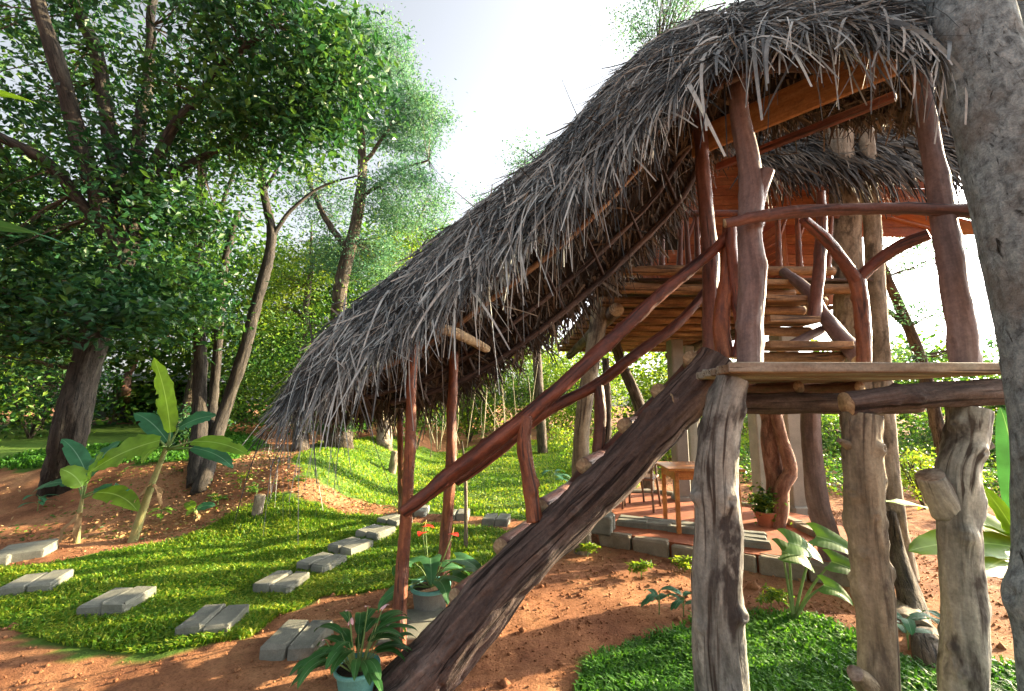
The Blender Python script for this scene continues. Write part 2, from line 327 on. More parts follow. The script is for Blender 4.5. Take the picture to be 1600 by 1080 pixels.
def mat_soil():
    m, t, b = nm('soil', .95); b.inputs['Specular IOR Level'].default_value = .12
    v = vec(t); n1 = noise(t, v, 1.1, 5, .6); n2 = noise(t, v, 9, 6, .7); n3 = noise(t, v, 70, 4, .75); n4 = noise(t, v, 2.7, 4, .6, .5)
    c = ramp(t, n1, [(.3, (.17, .075, .040)), (.5, (.31, .148, .075)), (.7, (.44, .245, .125))])
    c = mix(t, ramp(t, n4, [(.5, (0, 0, 0)), (.72, (.7, .7, .7))]), c, (.13, .052, .032))
    c = mix(t, .6, c, ramp(t, n2, [(.3, (.6, .55, .5)), (.7, (1.25, 1.2, 1.2))]), 'MULTIPLY')
    c = mix(t, .7, c, ramp(t, n3, [(.32, (.4, .36, .34)), (.5, (1, 1, 1)), (.72, (1.35, 1.3, 1.3))]), 'MULTIPLY')
    at = node(t, 'ShaderNodeAttribute', attribute_name='lawn')
    g = ramp(t, n2, [(.3, (.05, .10, .02)), (.7, (.11, .19, .03))])
    c = mix(t, at.outputs['Fac'], c, g)
    t.links.new(c, b.inputs['Base Color']); bump(t, b, n2, .03, .8); bump(t, b, n3, .008, 1)
    return m
M['soil'] = mat_soil()
def mat_simple(name, a, b_, sc=20, rough=.8, bd=.003, fine=120, spec=.3):
    m, t, b = nm(name, rough); b.inputs['Specular IOR Level'].default_value = spec
    v = vec(t); n = noise(t, v, sc, 5, .65); n2 = noise(t, v, fine, 3, .7)
    c = ramp(t, n, [(.3, a), (.7, b_)]); c = mix(t, .5, c, ramp(t, n2, [(.3, (.6, .6, .6)), (.7, (1.2, 1.2, 1.2))]), 'MULTIPLY')
    t.links.new(c, b.inputs['Base Color']); bump(t, b, n, bd*2, .6); bump(t, b, n2, bd, .8); return m
M['concrete'] = mat_simple('concrete', (.12, .125, .105), (.25, .25, .205), 6, .9, .004)
M['kerb_stone'] = mat_simple('kerb_stone', (.15, .125, .085), (.30, .26, .19), 6, .9, .006)
M['patio_clay'] = mat_simple('patio_clay', (.25, .07, .03), (.38, .13, .055), 5, .9, .006)
M['pillar'] = mat_simple('pillar_concrete', (.19, .19, .17), (.29, .285, .25), 3, .9, .004)
M['turquoise'] = mat_simple('turquoise_glaze', (.10, .30, .28), (.16, .42, .38), 8, .45, .001)
M['grey_pot'] = mat_simple('grey_pot', (.15, .16, .15), (.24, .25, .23), 8, .7, .002)
M['clay_pot'] = mat_simple('clay_pot', (.30, .11, .06), (.42, .17, .09), 8, .8, .002)
M['pot_soil'] = mat_simple('pot_soil', (.03, .02, .015), (.07, .045, .03), 30, .95, .01)
M['red_flower'] = mat_simple('red_flower', (.7, .02, .015), (.85, .05, .02), 10, .35, .0005)
M['pink_flower'] = mat_simple('pink_flower', (.75, .35, .38), (.85, .6, .58), 10, .5, .0005)
M['spadix'] = mat_simple('spadix', (.7, .55, .2), (.8, .7, .3), 10, .6, .0005)
M['stem'] = mat_simple('stem_green', (.10, .18, .05), (.20, .28, .09), 12, .55, .001)
M['banana_stem'] = mat_simple('banana_stem', (.16, .19, .07), (.38, .30, .13), 7, .6, .002)
M['dry_leaf'] = mat_simple('dry_leaf', (.22, .12, .05), (.42, .27, .13), 4, .8, .002)
M['dry_culm'] = mat_simple('dry_culm', (.20, .17, .10), (.34, .30, .19), 6, .7, .001)
M['tin'] = mat_simple('tin_roof', (.30, .33, .36), (.5, .52, .55), 3, .5, .002)
M['shaded_wall'] = mat_simple('shaded_wall', (.03, .03, .035), (.07, .065, .06), 3, .9, .002)  # near-black colour holds the shade inside the open shed
M['blue_sheet'] = mat_simple('blue_sheet', (.25, .33, .42), (.42, .5, .58), 3, .5, .002)
M['chair_brown'] = mat_simple('chair_brown', (.13, .075, .05), (.19, .115, .075), 6, .4, .0005)
def mat_thatch(name, lo, mid, hi):
    m, t, b = nm(name, .7); b.inputs['Specular IOR Level'].default_value = .35
    at = node(t, 'ShaderNodeAttribute', attribute_name='rnd')
    n = noise(t, vec(t), 2.2, 3); n2 = noise(t, vec(t), 40, 3)
    ad = node(t, 'ShaderNodeMath', operation='ADD'); t.links.new(at.outputs['Fac'], ad.inputs[0])
    sb = node(t, 'ShaderNodeMath', operation='MULTIPLY_ADD'); sb.inputs[1].default_value = .9; sb.inputs[2].default_value = -.45
    t.links.new(n, sb.inputs[0]); t.links.new(sb.outputs[0], ad.inputs[1])
    c = ramp(t, ad.outputs[0], [(.05, lo), (.5, mid), (.95, hi)])
    c = mix(t, ramp(t, noise(t, vec(t), 1.3, 4, .6), [(.5, (0, 0, 0)), (.68, (.22, .22, .22))]), c, (.13, .10, .07))
    c = mix(t, .5, c, ramp(t, n2, [(.3, (.55, .55, .55)), (.7, (1.25, 1.22, 1.18))]), 'MULTIPLY')
    t.links.new(c, b.inputs['Base Color']); bump(t, b, n2, .003, .5); return m
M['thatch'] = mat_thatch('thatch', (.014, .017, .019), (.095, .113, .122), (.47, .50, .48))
M['thatch_shaded'] = mat_thatch('thatch_shade', (.014, .011, .009), (.05, .04, .031), (.17, .13, .09))  # browner thatch copy, darkened to hold shade under the roof and on the hut
# ------------------------------------------------------------------ ground
LA = [(-700, 985), (-300, 905), (0, 892), (130, 874), (240, 852), (310, 832), (360, 802), (400, 782), (430, 772), (470, 783), (520, 796), (600, 806), (640, 820), (720, 822), (800, 832), (790, 852), (745, 900), (715, 906), (600, 922), (560, 930), (500, 935), (430, 968), (390, 1000), (250, 1026), (100, 1012), (0, 985), (-300, 1060)]
LB = [(455, 722), (470, 745), (530, 768), (600, 792), (700, 803), (820, 815), (880, 800), (960, 775), (1000, 760), (1010, 700), (900, 690), (780, 688), (640, 690), (500, 690)]
LC = [(900, 1130), (905, 1060), (930, 1025), (1000, 1005), (1060, 985), (1085, 962), (1180, 958), (1290, 972), (1345, 992), (1390, 1032), (1500, 1040), (1650, 1050), (1900, 1100), (2300, 1400), (2000, 1500), (800, 1500)]
def poly(px): return np.array([G(*p)[:2] for p in px])
LAWNS = [poly(LA), poly(LB), poly(LC)]
LAWNS.append(np.array([(-60, 8.5), (-4.6, 7.4), (-5.2, 9.5), (-7, 12), (-12, 16), (-60, 18)]))
def inpoly(p, x, y):
    r = np.zeros(x.shape, bool); n = len(p); j = n-1
    for i in range(n):
        xi, yi = p[i]; xj, yj = p[j]
        r ^= ((yi > y) != (yj > y)) & (x < (xj-xi)*(y-yi)/(yj-yi+1e-12)+xi); j = i
    return r
def lawn(x, y):
    q = np.stack([x*2.6, y*2.6, 0*x], -1); a = x+.10*fbm(q, 41, 3)+.05*vn(q*5, 43); b = y+.12*fbm(q+9, 51, 3)+.05*vn(q*5, 44)
    r = np.zeros(x.shape, bool)
    for p in LAWNS: r |= inpoly(p, a, b)
    return r
def axis(lo, hi, st, far, n):
    m = np.arange(lo, hi, st); g = np.geomspace(1, far, n)
    return np.r_[(lo-(g-1)*1.0)[::-1][:-1], m, hi+(g-1)]
xs = axis(-9, 9, .07, 160, 40); ys = np.r_[np.linspace(-60, .8, 14)[:-1], np.arange(.8, 14, .07), 14+np.geomspace(1, 200, 40)-1]
X, Y = np.meshgrid(xs, ys); Z = zg(X, Y)
near = (np.abs(X) < 9) & (Y > .8) & (Y < 14)
Z = Z + np.where(near, .010*fbm(np.stack([X*7, Y*7, 0*X], -1), 77, 2), 0)
ii = np.arange(X.size).reshape(X.shape)
mk('ground', np.stack([X, Y, Z], -1).reshape(-1, 3), np.stack([ii[:-1, :-1], ii[:-1, 1:], ii[1:, 1:], ii[1:, :-1]], -1).reshape(-1, 4), M['soil'], None, True,
   {'lawn': lawn(X, Y).astype(float).ravel()}, tag={'kind': 'structure'})
def grass_patch(name, pts, hgt, wid, mat, tag):
    N = len(pts); z = zg(pts[:, 0], pts[:, 1])
    az = rng.uniform(0, 2*pi, N); ln = rng.uniform(.25, 1.0, N)*hgt; h = hgt*rng.uniform(.45, 1.1, N)*(1+.45*fbm(np.stack([pts[:, 0]*3, pts[:, 1]*3, 0*pts[:, 0]], -1), 31, 2))
    d = np.stack([np.cos(az), np.sin(az), 0*az], -1); s = np.stack([-np.sin(az), np.cos(az), 0*az], -1)
    b = np.stack([pts[:, 0], pts[:, 1], z-.004], -1)
    C = np.stack([b, b+d*ln[:, None]*.4+np.array([0, 0, 1])*h[:, None]*.7, b+d*ln[:, None]*1.1+np.array([0, 0, 1])*h[:, None]*.85], 1)
    Wd = np.stack([np.full(N, wid*.6), np.full(N, wid), np.full(N, wid*.12)], 1)*rng.uniform(.6, 1.4, (N, 1))
    V, F = ribbons(C, np.repeat(s[:, None], 3, 1), Wd)
    mk(name, V, F, mat, None, False, {'rnd': np.repeat(rng.uniform(0, 1, N), 6)}, tag=dict(kind='stuff', **tag))
def scatter(poly_, n, dens_pow=0, ybound=None):
    lo, hi = poly_.min(0), poly_.max(0); lo = np.maximum(lo, (-9, 1.2)); hi = np.minimum(hi, (9, 20)); out = []
    while sum(len(o) for o in out) < n:
        q = rng.uniform(lo, hi, (n*2, 2)); jj = rng.normal(0, .07, (2, len(q))); keep = lawn(q[:, 0]+jj[0], q[:, 1]+jj[1]) & (vn(np.stack([q[:, 0]*2.2, q[:, 1]*2.2, 0*q[:, 0]], -1), 88)+rng.uniform(-.4, 1.3, len(q)) > -.25)
        keep &= inpoly(poly_+0, q[:, 0], q[:, 1])
        dd = np.hypot(q[:, 0], q[:, 1]); keep &= rng.uniform(0, 1, len(q)) < np.clip((3.2/dd)**dens_pow, 0, 1)
        out.append(q[keep])
    return np.vstack(out)[:n]
grass_patch('lawn_grass', scatter(LAWNS[0], 85000, 1.2), .055, .0062, M['grass'], {'label': 'bright sunlit green lawn around the stepping stones', 'category': 'grass'})
grass_patch('lawn_grass', scatter(LAWNS[1], 42000, .8), .055, .0085, M['grass'], {'label': 'green lawn beyond the sandy path behind the stairs', 'category': 'grass'})
grass_patch('lawn_grass', scatter(LAWNS[2], 45000, 1.5), .060, .0062, M['grass_shaded'], {'label': 'shaded green lawn around the feet of the grey posts', 'category': 'grass'})
grass_patch('lawn_grass', scatter(LAWNS[3], 18000, .3), .09, .012, M['grass_shaded'], {'label': 'dark grass behind the big leaning tree on the left', 'category': 'grass'})
# pebbles and litter
def pebbles(name, n, size, mat, box_, tag, leaf=False):
    q = rng.uniform(box_[:2], box_[2:], (n*2, 2)); q = q[~lawn(q[:, 0], q[:, 1])][:n]; N = len(q)
    c = np.stack([q[:, 0], q[:, 1], zg(q[:, 0], q[:, 1])+.006], -1)
    if leaf:
        V, F, r = leaves_geo(c, size, 0, .45, .15); mk(name, V, F, mat, None, False, {'rnd': r}, tag=tag); return
    o = np.array([[1, 0, 0], [0, 1, 0], [-1, 0, 0], [0, -1, 0], [0, 0, .8], [0, 0, -.8]], float)
    f = np.array([[0, 1, 4], [1, 2, 4], [2, 3, 4], [3, 0, 4], [1, 0, 5], [2, 1, 5], [3, 2, 5], [0, 3, 5]])
    V = c[:, None]+o[None]*(size*rng.lognormal(0, .5, (N, 1, 1)))*rng.uniform(.6, 1.3, (N, 6, 1))
    mk(name, V.reshape(-1, 3), (f[None]+np.arange(N)[:, None, None]*6).reshape(-1, 3), mat, None, True, {'rnd': np.repeat(rng.uniform(0, 1, N), 6)}, tag=tag)
pebbles('soil_crumbs', 14000, .0065, M['soil'], (-6, 1.5, 5, 8), {'kind': 'stuff', 'label': 'small crumbs and stones of reddish earth', 'category': 'gravel'})
pebbles('soil_clods', 420, .016, M['soil'], (-5, 1.6, 5, 7), {'kind': 'stuff', 'label': 'larger clods of reddish earth', 'category': 'gravel'})
pebbles('fallen_leaves', 2600, .05, M['dry_leaf'], (-8, 3.6, 5, 11), {'kind': 'stuff', 'label': 'dry brown fallen leaves scattered over the earth', 'category': 'leaves'}, True)
pebbles('leaf_litter', 2600, .055, M['dry_leaf'], (-5.5, 5.3, -1.9, 8.2), {'kind': 'stuff', 'label': 'brown leaf litter lying thick around the banana plants', 'category': 'leaves'}, True)
pebbles('ground_weeds', 1500, .05, M['leaf_mid'], (-6.5, 5.4, -1.5, 9), {'kind': 'stuff', 'label': 'tiny green weeds sprinkled over the earth bank', 'category': 'weeds'}, True)
# ------------------------------------------------------------------ paving
ZP = .14
LP = [(1.02, 5.30), (1.55, 4.93), (2.1, 4.62), (2.6, 4.36), (3.15, 4.10), (3.45, 4.35), (3.7, 4.9), (3.95, 5.4), (3.9, 5.9), (3.6, 6.35), (2.9, 6.95), (2.2, 7.5), (1.4, 7.2), (1.05, 6.3)]
arr = np.array(LP); cen = arr.mean(0)
Vp = []; 
for ring in (0, 1): Vp += [(x, y, ZP if ring == 0 else -.1) for x, y in arr]
Vp.append((*cen, ZP)); n_ = len(arr)
mk('patio_floor', np.array(Vp), [np.array([[i, i+n_, (i+1) % n_+n_, (i+1) % n_] for i in range(n_)])[:, ::-1], np.array([[i, (i+1) % n_, 2*n_] for i in range(n_)])], M['patio_clay'], None, False, tag={'kind': 'structure'})
def kerb(name, label, pts, step, hz=.2, wd=.14):
    r = thing(name, label, 'kerb', (pts[0][0], pts[0][1], 0)); c = spline(np.array([(x, y, 0) for x, y in pts]), 200)
    d = np.r_[0, np.cumsum(np.linalg.norm(np.diff(c, axis=0), axis=1))]; k = 0; s = 0
    while s < d[-1]-step*.5:
        a = [np.interp(s+.012, d, c[:, j]) for j in (0, 1)]; b = [np.interp(s+step-.012, d, c[:, j]) for j in (0, 1)]
        x, y = (a[0]+b[0])/2, (a[1]+b[1])/2; z = max(zg1(x, y), 0)
        box('kerb_block', M['kerb_stone'], r, (x, y, z+hz/2-.03+rng.normal(0, .006)), (sqrt((b[0]-a[0])**2+(b[1]-a[1])**2), wd, hz), atan2(b[1]-a[1], b[0]-a[0])+rng.normal(0, .02), bev=.018, jit=.005)
        s += step
kerb('kerb_row', 'curved row of mossy concrete blocks edging the front of the red patio', LP[:5], .40, .17)
kerb('kerb_row', 'row of concrete blocks along the back of the patio behind the chairs', LP[9:13], .42, .2)
kerb('kerb_row', 'short outer row of blocks behind the twisted red tree', [tuple(G(1222, 830)[:2]), tuple(G(1278, 858)[:2]), tuple(G(1338, 900)[:2])], .36, .22)
def slab(label, cx, cy, rot, blocks=2, L=.34, wd=.165, h=.12, name='stepping_stone', z0=None, grp='stepping stones across the lawn', dz=0):
    z = zg1(cx, cy) if z0 is None else z0
    r = thing(name, label, 'paving stone', (cx, cy, z), grp)
    for k in range(blocks):
        o = (k-(blocks-1)/2)*(wd+.009)
        x, y = cx-sin(rot)*o, cy+cos(rot)*o
        box('paver_block', M['concrete'], r, (x+rng.normal(0, .004), y, z+h/2-.028+dz+rng.normal(0, .004)), (L, wd, h), rot+rng.normal(0, .02), bev=.014, jit=.004, tilt=rng.normal(0, .02, 2))
stones = [
 (58, 922, (24, 925, 76, 893), 'two-block stepping stone at the left end of the curved row, on the grass edge'),
 (184, 950, (153, 953, 211, 921), 'stepping stone second from the left in the row, below the small banana plant'),
 (334, 983, (307, 985, 355, 947), 'stepping stone third from the left, at the bottom edge of the lawn'),
 (466, 1012, (446, 1010, 484, 972), 'stepping stone on bare earth beside the peace lily pot'),
 (440, 922, (456, 925, 482, 905), 'stepping stone on grass just above the earth patch, sunny top'),
 (503, 888, (495, 890, 535, 872), 'sunlit stepping stone second up from the earth patch'),
 (548, 862, (540, 866, 574, 852), 'stepping stone third up from the earth patch'),
 (587, 840, (580, 843, 608, 832), 'stepping stone fourth up from the earth patch, near the path'),
 (616, 820, (610, 823, 634, 814), 'stepping stone fifth up, left of the front red post'),
 (650, 803, (646, 806, 656, 797), 'stepping stone just behind the front red post at the rail foot'),
 (714, 810, (712, 814, 716, 804), 'stepping stone beside the back red post by the thin sapling'),
 (776, 818, (774, 822, 780, 812), 'stepping stone farthest right on the lawn, by the leaning log'),
]
for px, py, (a0, b0, a1, b1), lb in stones:
    g = G(px, py); u0, u1 = G(a0, b0), G(a1, b1); slab(lb, g[0], g[1], atan2(u1[1]-u0[1], u1[0]-u0[0]))
g = G(38, 868); slab('wide sunlit stone step on the earth at the left edge', g[0], g[1], .5, 2, .40, .19, .12)
g = G(-25, 885); slab('lower stone step cut off by the left edge of the photo', g[0], g[1], .5, 1, .4, .24, .13)
g = G(645, 985); slab('flat sunlit paver at the foot of the stair log, beneath the anthurium pot', g[0], g[1], .1, 2, .42, .2, .07)
for px, py, b, lb in ((990, 822, 1, 'left concrete slab lying in the patio, before the chairs'), (1027, 826, 1, 'middle concrete slab lying in the patio'), (1068, 832, 1, 'concrete slab in the patio under the table legs'), (1170, 850, 2, 'pair of concrete slabs in the patio right of the big front post'), (935, 828, 1, 'upright concrete block at the patio corner beside the log')):
    g = G(px, py, ZP)
    slab(lb, g[0], g[1], -.42, 2 if b == 1 else 3, .36, .13, .10 if px != 935 else .2, 'patio_slab', ZP, 'concrete slabs set in the patio')
# ------------------------------------------------------------------ stairs to the landing
def lowest(pts): return min(pts, key=lambda p: p[2])
LOGC = [P(640, 1085, 2.72), P(668, 1052, 2.74), P(735, 972, 2.78), P(803, 893, 2.84), P(880, 820, 2.9), P(950, 752, 2.95), P(1030, 668, 2.98), P(1090, 605, 3.0), P(1122, 562, 3.0)]
LOGC[0] = LOGC[0] - (LOGC[1]-LOGC[0])*.6
stair = thing('log_stairs', 'massive dark bark-covered log rising as the stair beam from the ground to the landing', 'stairs', (LOGC[0][0], LOGC[0][1], 0))
tube('stair_log', M['log_bark'], stair, LOGC, [.20, .185, .165, .15, .145, .14, .145, .15, .14], cap=M['cut_grey'], n=300, sides=96, rough=.10, ridge=.085, knots=14, seed=5)
far = [P(742, 935, 3.62), P(800, 868, 3.64), P(875, 790, 3.66), P(945, 715, 3.7), P(1040, 618, 3.74), P(1110, 545, 3.76)]
tube('back_stair_log', M['red_grey'], stair, far, [.09, .085, .08, .08, .075, .07], cap=M['cut_grey'], n=60, sides=20, rough=.12, knots=5)
lc = spline(np.array(LOGC), 60); fc = spline(np.array(far), 60)
for i, f in enumerate((.16, .29, .42, .55, .68, .80, .92)):
    a = lc[int(f*59)] + np.array([.0, .08, .13]); b = fc[int(f*59)] + np.array([.0, .06, .09]); m_ = (a+b)/2; b = m_+(b-m_)*1.12
    a[2] = b[2] = m_[2]
    tube('tread', M['red_grey'], stair, [a, b], [.055, .05], cap=M['cut_end'], n=16, sides=14, rough=.1)
tube('prop_log', M['cut_end'], stair, [P(690, 1100, 2.95), P(722, 1022, 3.0)], [.07, .03], n=12, sides=12, rough=.12)
RW = dict(rough=.13, rscale=.8)
def rod(name, label, cat, pts, rad, mat, cap=None, group=None, sides=18, n=None, knots=2, wob=.012, **k):
    b = lowest(pts); r = thing(name, label, cat, b, group)
    tube('pole' if name != 'handrail' else 'rail', M[mat], r, pts, rad, cap=M[cap] if cap else M['cut_end'], sides=sides, n=n or 60, rough=.12, knots=knots, wob=wob, **k); return r
g0 = G(621, 1020); g0[2] -= .05
fp = rod('stair_post', 'slender glossy red post at the foot of the stairs nearest the stepping stones', 'post', [g0, P(632, 860, 3.14), P(640, 720, 3.13), P(644, 620, 3.13), P(650, 520, 3.13)], [.052, .043, .040, .036, .034], 'red_bright', n=90, knots=6)
g0 = G(690, 938); g0[2] -= .05
rod('stair_post', 'red post behind the anthurium pot, under the thatch', 'post', [g0, P(694, 840, 3.92), P(704, 740, 3.9), P(706, 640, 3.9), P(709, 550, 3.9)], [.058, .05, .047, .044, .04], 'red_bright', n=80, knots=6)
rod('stair_post', 'thin dark red pole just left of the front stair post under the thatch', 'post', [G(626, 806)*1, P(626, 700, 4.4), P(624, 565, 4.4)], [.035, .03, .028], 'red_wood')
tube('pole', M['bark_pale'], thing('sapling', 'thin pale sapling stem standing on the lawn right of the red posts', 'sapling', G(728, 858)), [G(728, 858), P(728, 800, 5.0), P(727, 740, 5.0), P(722, 690, 5.0)], [.025, .02, .018, .008], n=30, sides=8, rough=.1)
# railing up the stairs
rl = [P(630, 800, 3.0), P(700, 745, 2.98), P(770, 693, 2.95), P(850, 628, 2.95), P(940, 545, 2.97), P(1030, 462, 3.0), P(1100, 403, 3.02), P(1140, 366, 3.05)]
rod('handrail', 'long thick red branch handrail climbing from the front post to the landing', 'handrail', rl, [.040, .052, .056, .052, .048, .045, .04, .034], 'red_wood', n=170, sides=28, knots=9)
r2 = [P(712, 752, 3.85), P(780, 704, 3.8), P(850, 646, 3.75), P(928, 604, 3.72), P(985, 560, 3.7), P(1050, 512, 3.7), P(1090, 470, 3.7), P(1128, 425, 3.7)]
rod('handrail', 'thinner dark red handrail on the far side of the stairs, below the first', 'handrail', r2, [.045, .052, .05, .048, .046, .042, .036, .032], 'red_wood', n=150, sides=22, knots=6)
rod('rail_post', 'short bright red post standing on the log and carrying the front handrail', 'post', [P(836, 815, 2.86), P(830, 760, 2.88), P(820, 700, 2.9), P(823, 650, 2.92)], [.052, .047, .045, .042], 'red_bright', cap='cut_end', n=60, sides=26, knots=4)
rod('rail_post', 'second red rail post behind the log, seen between the grey posts', 'post', [P(934, 722, 3.7), P(938, 650, 3.72), P(934, 595, 3.72)], [.052, .048, .045], 'red_grey', n=40)
# posts carrying the landing
def gpost(label, pts, rad, mat, knots, stubs=(), seed=1):
    b = np.array(pts[-1], float); foot = b.copy(); foot[2] = zg1(b[0], b[1])-.04
    pts = list(pts[:-1])+[foot] if abs(b[2]-foot[2]) < .3 else list(pts)+[foot]
    r = thing('support_post', label, 'post', foot, 'weathered posts carrying the landing')
    tube('pole', M[mat], r, pts[::-1], rad[::-1], cap=M['cut_grey'], n=220, sides=72, rough=.10, ridge=.03, knots=knots, seed=seed, wob=.01)
    for a, c, ra in stubs: tube('branch_stub', M[mat], r, [a, c], ra, cap=M['cut_grey'], n=14, sides=20, rough=.12)
    return r
p1 = [P(1143, 592, 2.33), P(1132, 640, 2.33), P(1122, 720, 2.32), P(1117, 820, 2.31), P(1120, 920, 2.30), P(1126, 1010, 2.3), P(1130, 1080, 2.29)]
gpost('thick grey weathered post with pale sunlit edge, carrying the landing corner by the stair log', p1, [.078, .088, .10, .108, .112, .115, .12, .13], 'post_grey', 16, seed=11)
p2 = [P(1347, 648, 2.25), P(1345, 700, 2.24), P(1352, 770, 2.23), P(1361, 850, 2.22), P(1367, 930, 2.21), P(1372, 1010, 2.2), P(1374, 1080, 2.18)]
gpost('knobbly tan post under the middle of the landing beam', p2, [.084, .086, .084, .08, .076, .074, .08, .085], 'post_tan', 20,
      [(P(1333, 700, 2.24), P(1311, 688, 2.2), [.03, .012]), (P(1352, 1070, 2.15), P(1336, 1052, 2.08), [.05, .03])], seed=23)
p3 = [P(1512, 640, 2.3), P(1508, 690, 2.29), P(1494, 740, 2.28), P(1496, 800, 2.27), P(1500, 880, 2.26), P(1504, 960, 2.24), P(1506, 1080, 2.2)]
gpost('dark grey forked post with a sawn-off side limb at the right end of the landing', p3, [.088, .08, .094, .084, .082, .084, .088, .09], 'post_grey', 18,
      [(P(1482, 800, 2.27), P(1452, 742, 2.24), [.075, .058]), (P(1530, 700, 2.28), P(1550, 694, 2.26), [.03, .018])], seed=31)
# landing platform
land = thing('landing_platform', 'wooden landing of weathered planks on a dark log beam at the top of the stairs', 'platform', P(1125, 590, 2.4))
ZL = P(1140, 572, 2.33)[2]
for k in range(8):
    y0 = 2.27+k*.155; x0, x1 = 1.10+.03*k+rng.normal(0, .012), 2.62+rng.normal(0, .02)
    beam('deck_plank', M['plank_grey'], land, (x0, y0, ZL-.022+rng.normal(0, .002)), (x1, y0+rng.normal(0, .004), ZL-.022), .147, .045)
beam('edge_board', M['plank_grey'], land, (1.09, 2.185, ZL-.018), (2.60, 2.185, ZL-.022), .02, .05)
for k in range(3):
    x = 1.5+k*.42
    tube('joist', M['red_grey'], land, [(x+.05, 3.0, ZL-.09), (x, 3.5, ZL-.09)], [.042, .045], n=30, sides=14, cap=M['cut_end'])
tube('cross_log', M['log_bark'], land, [P(1322, 632, 2.24), P(1400, 622, 2.24), P(1480, 616, 2.24), P(1575, 612, 2.26)], [.06, .066, .068, .068], cap=M['cut_end'], n=90, sides=36, rough=.1, ridge=.04, knots=5)
tube('bearer_log', M['log_bark'], land, [(1.05, 2.92, ZL-.2), (2.75, 2.98, ZL-.2)], [.07, .07], cap=M['cut_end'], n=50, sides=22, ridge=.04)
# posts and rails standing on the landing
fk = thing('forked_post', 'tall forked post standing on the landing, dark above and silvery below', 'post', P(1172, 568, 2.62))
tube('pole', M['purple_grey'], fk, [P(1172, 572, 2.62), P(1172, 520, 2.62), P(1176, 430, 2.62), P(1172, 360, 2.62), P(1176, 300, 2.62), P(1168, 240, 2.62), P(1155, 180, 2.63), P(1146, 100, 2.66)], [.072, .072, .076, .07, .078, .062, .056, .052], cap=M['cut_end'], n=160, sides=36, knots=8, seed=3, wob=.01)
tube('fork', M['purple_grey'], fk, [P(1180, 318, 2.62), P(1190, 290, 2.60), P(1200, 266, 2.58)], [.055, .042, .038], cap=M['cut_end'], n=24, sides=20)
lp = thing('leaning_post', 'smooth purplish post leaning outward at the right end of the landing', 'post', P(1507, 572, 2.4))
tube('pole', M['purple_grey'], lp, [P(1509, 578, 2.4), P(1500, 500, 2.4), P(1484, 400, 2.4), P(1468, 290, 2.42), P(1452, 200, 2.45), P(1436, 80, 2.55)], [.068, .063, .059, .055, .05, .045], cap=M['cut_end'], n=140, sides=32, knots=5, seed=4, wob=.008)
rod('handrail', 'horizontal reddish branch rail across the landing between the tall posts', 'handrail', [P(1132, 350, 2.52), P(1180, 340, 2.5), P(1240, 331, 2.48), P(1320, 327, 2.46), P(1400, 326, 2.42), P(1470, 328, 2.38), P(1522, 331, 2.34)], [.028, .032, .037, .033, .034, .036, .04], 'red_grey', n=140, sides=24, knots=8)
yp = thing('forked_rail_post', 'red Y-shaped branch post holding the landing rail, its two arms spread', 'post', P(1343, 572, 2.75))
tube('pole', M['red_bright'], yp, [P(1351, 574, 2.75), P(1349, 520, 2.75), P(1345, 470, 2.75), P(1338, 430, 2.75)], [.04, .043, .045, .05], n=60, sides=22, knots=4)
tube('arm', M['red_wood'], yp, [P(1342, 444, 2.75), P(1318, 410, 2.72), P(1288, 372, 2.66), P(1255, 343, 2.6)], [.042, .036, .034, .028], n=50, sides=18, wob=.008)
tube('arm', M['red_wood'], yp, [P(1338, 440, 2.75), P(1368, 412, 2.7), P(1410, 384, 2.6), P(1452, 366, 2.5)], [.04, .036, .038, .034], n=50, sides=18, wob=.008)
rod('landing_post', 'dark post left of the forked post, rising into the thatch above the stairs', 'post', [P(1112, 560, 3.3), P(1112, 430, 3.3), P(1104, 340, 3.3), P(1092, 150, 3.3)], [.062, .06, .056, .052], 'red_grey', n=80, sides=22, knots=4)
rod('landing_post', 'stout red post where both stair rails end', 'post', [P(1133, 560, 3.05), P(1128, 500, 3.05), P(1136, 430, 3.05), P(1140, 352, 3.05)], [.058, .055, .05, .045], 'red_bright', n=70, sides=24, knots=5)
rod('landing_post', 'thin twisting red branch post beside the stout one', 'post', [P(1150, 560, 3.0), P(1158, 520, 3.0), P(1148, 450, 3.0), P(1142, 352, 2.95)], [.035, .04, .04, .035], 'red_wood', n=70, sides=18, knots=6)
rod('landing_post', 'narrow crooked red branch post between the forked post and the hut steps', 'post', [P(1272, 500, 3.3), P(1276, 470, 3.3), P(1281, 410, 3.3), P(1284, 350, 3.3), P(1283, 300, 3.3)], [.05, .042, .042, .037, .03], 'red_grey', n=60, sides=18, knots=5)
# ------------------------------------------------------------------ steps from the landing to the hut
st2 = thing('upper_steps', 'short flight of wooden steps from the landing up to the hut deck', 'stairs', (2.3, 3.0, ZL))
ZD = 2.9
stair_rows = [(3.02, ZL+.20, 1185, 1318), (3.30, ZL+.43, 1190, 1272), (3.58, ZL+.66, 1188, 1264), (3.88, ZL+.88, 1186, 1250)]
for y0, z0, xa, xb in stair_rows:
    a = P(xa, 500, y0)[0]; b = P(xb, 500, y0)[0]
    beam('step', M['floor_log'], st2, (a, y0, z0), (b, y0+.03, z0), .2, .05)
    tube('step_log', M['floor_log'], st2, [(a, y0+.04, z0-.075), (b, y0+.06, z0-.075)], [.035, .04], n=24, sides=12, cap=M['cut_end'])
tube('stringer', M['purple_grey'], st2, [P(1345, 562, 2.95), P(1308, 520, 3.15), P(1285, 490, 3.35), P(1262, 455, 3.6), P(1225, 425, 3.95)], [.06, .055, .05, .05, .045], n=60, sides=18, cap=M['cut_end'])
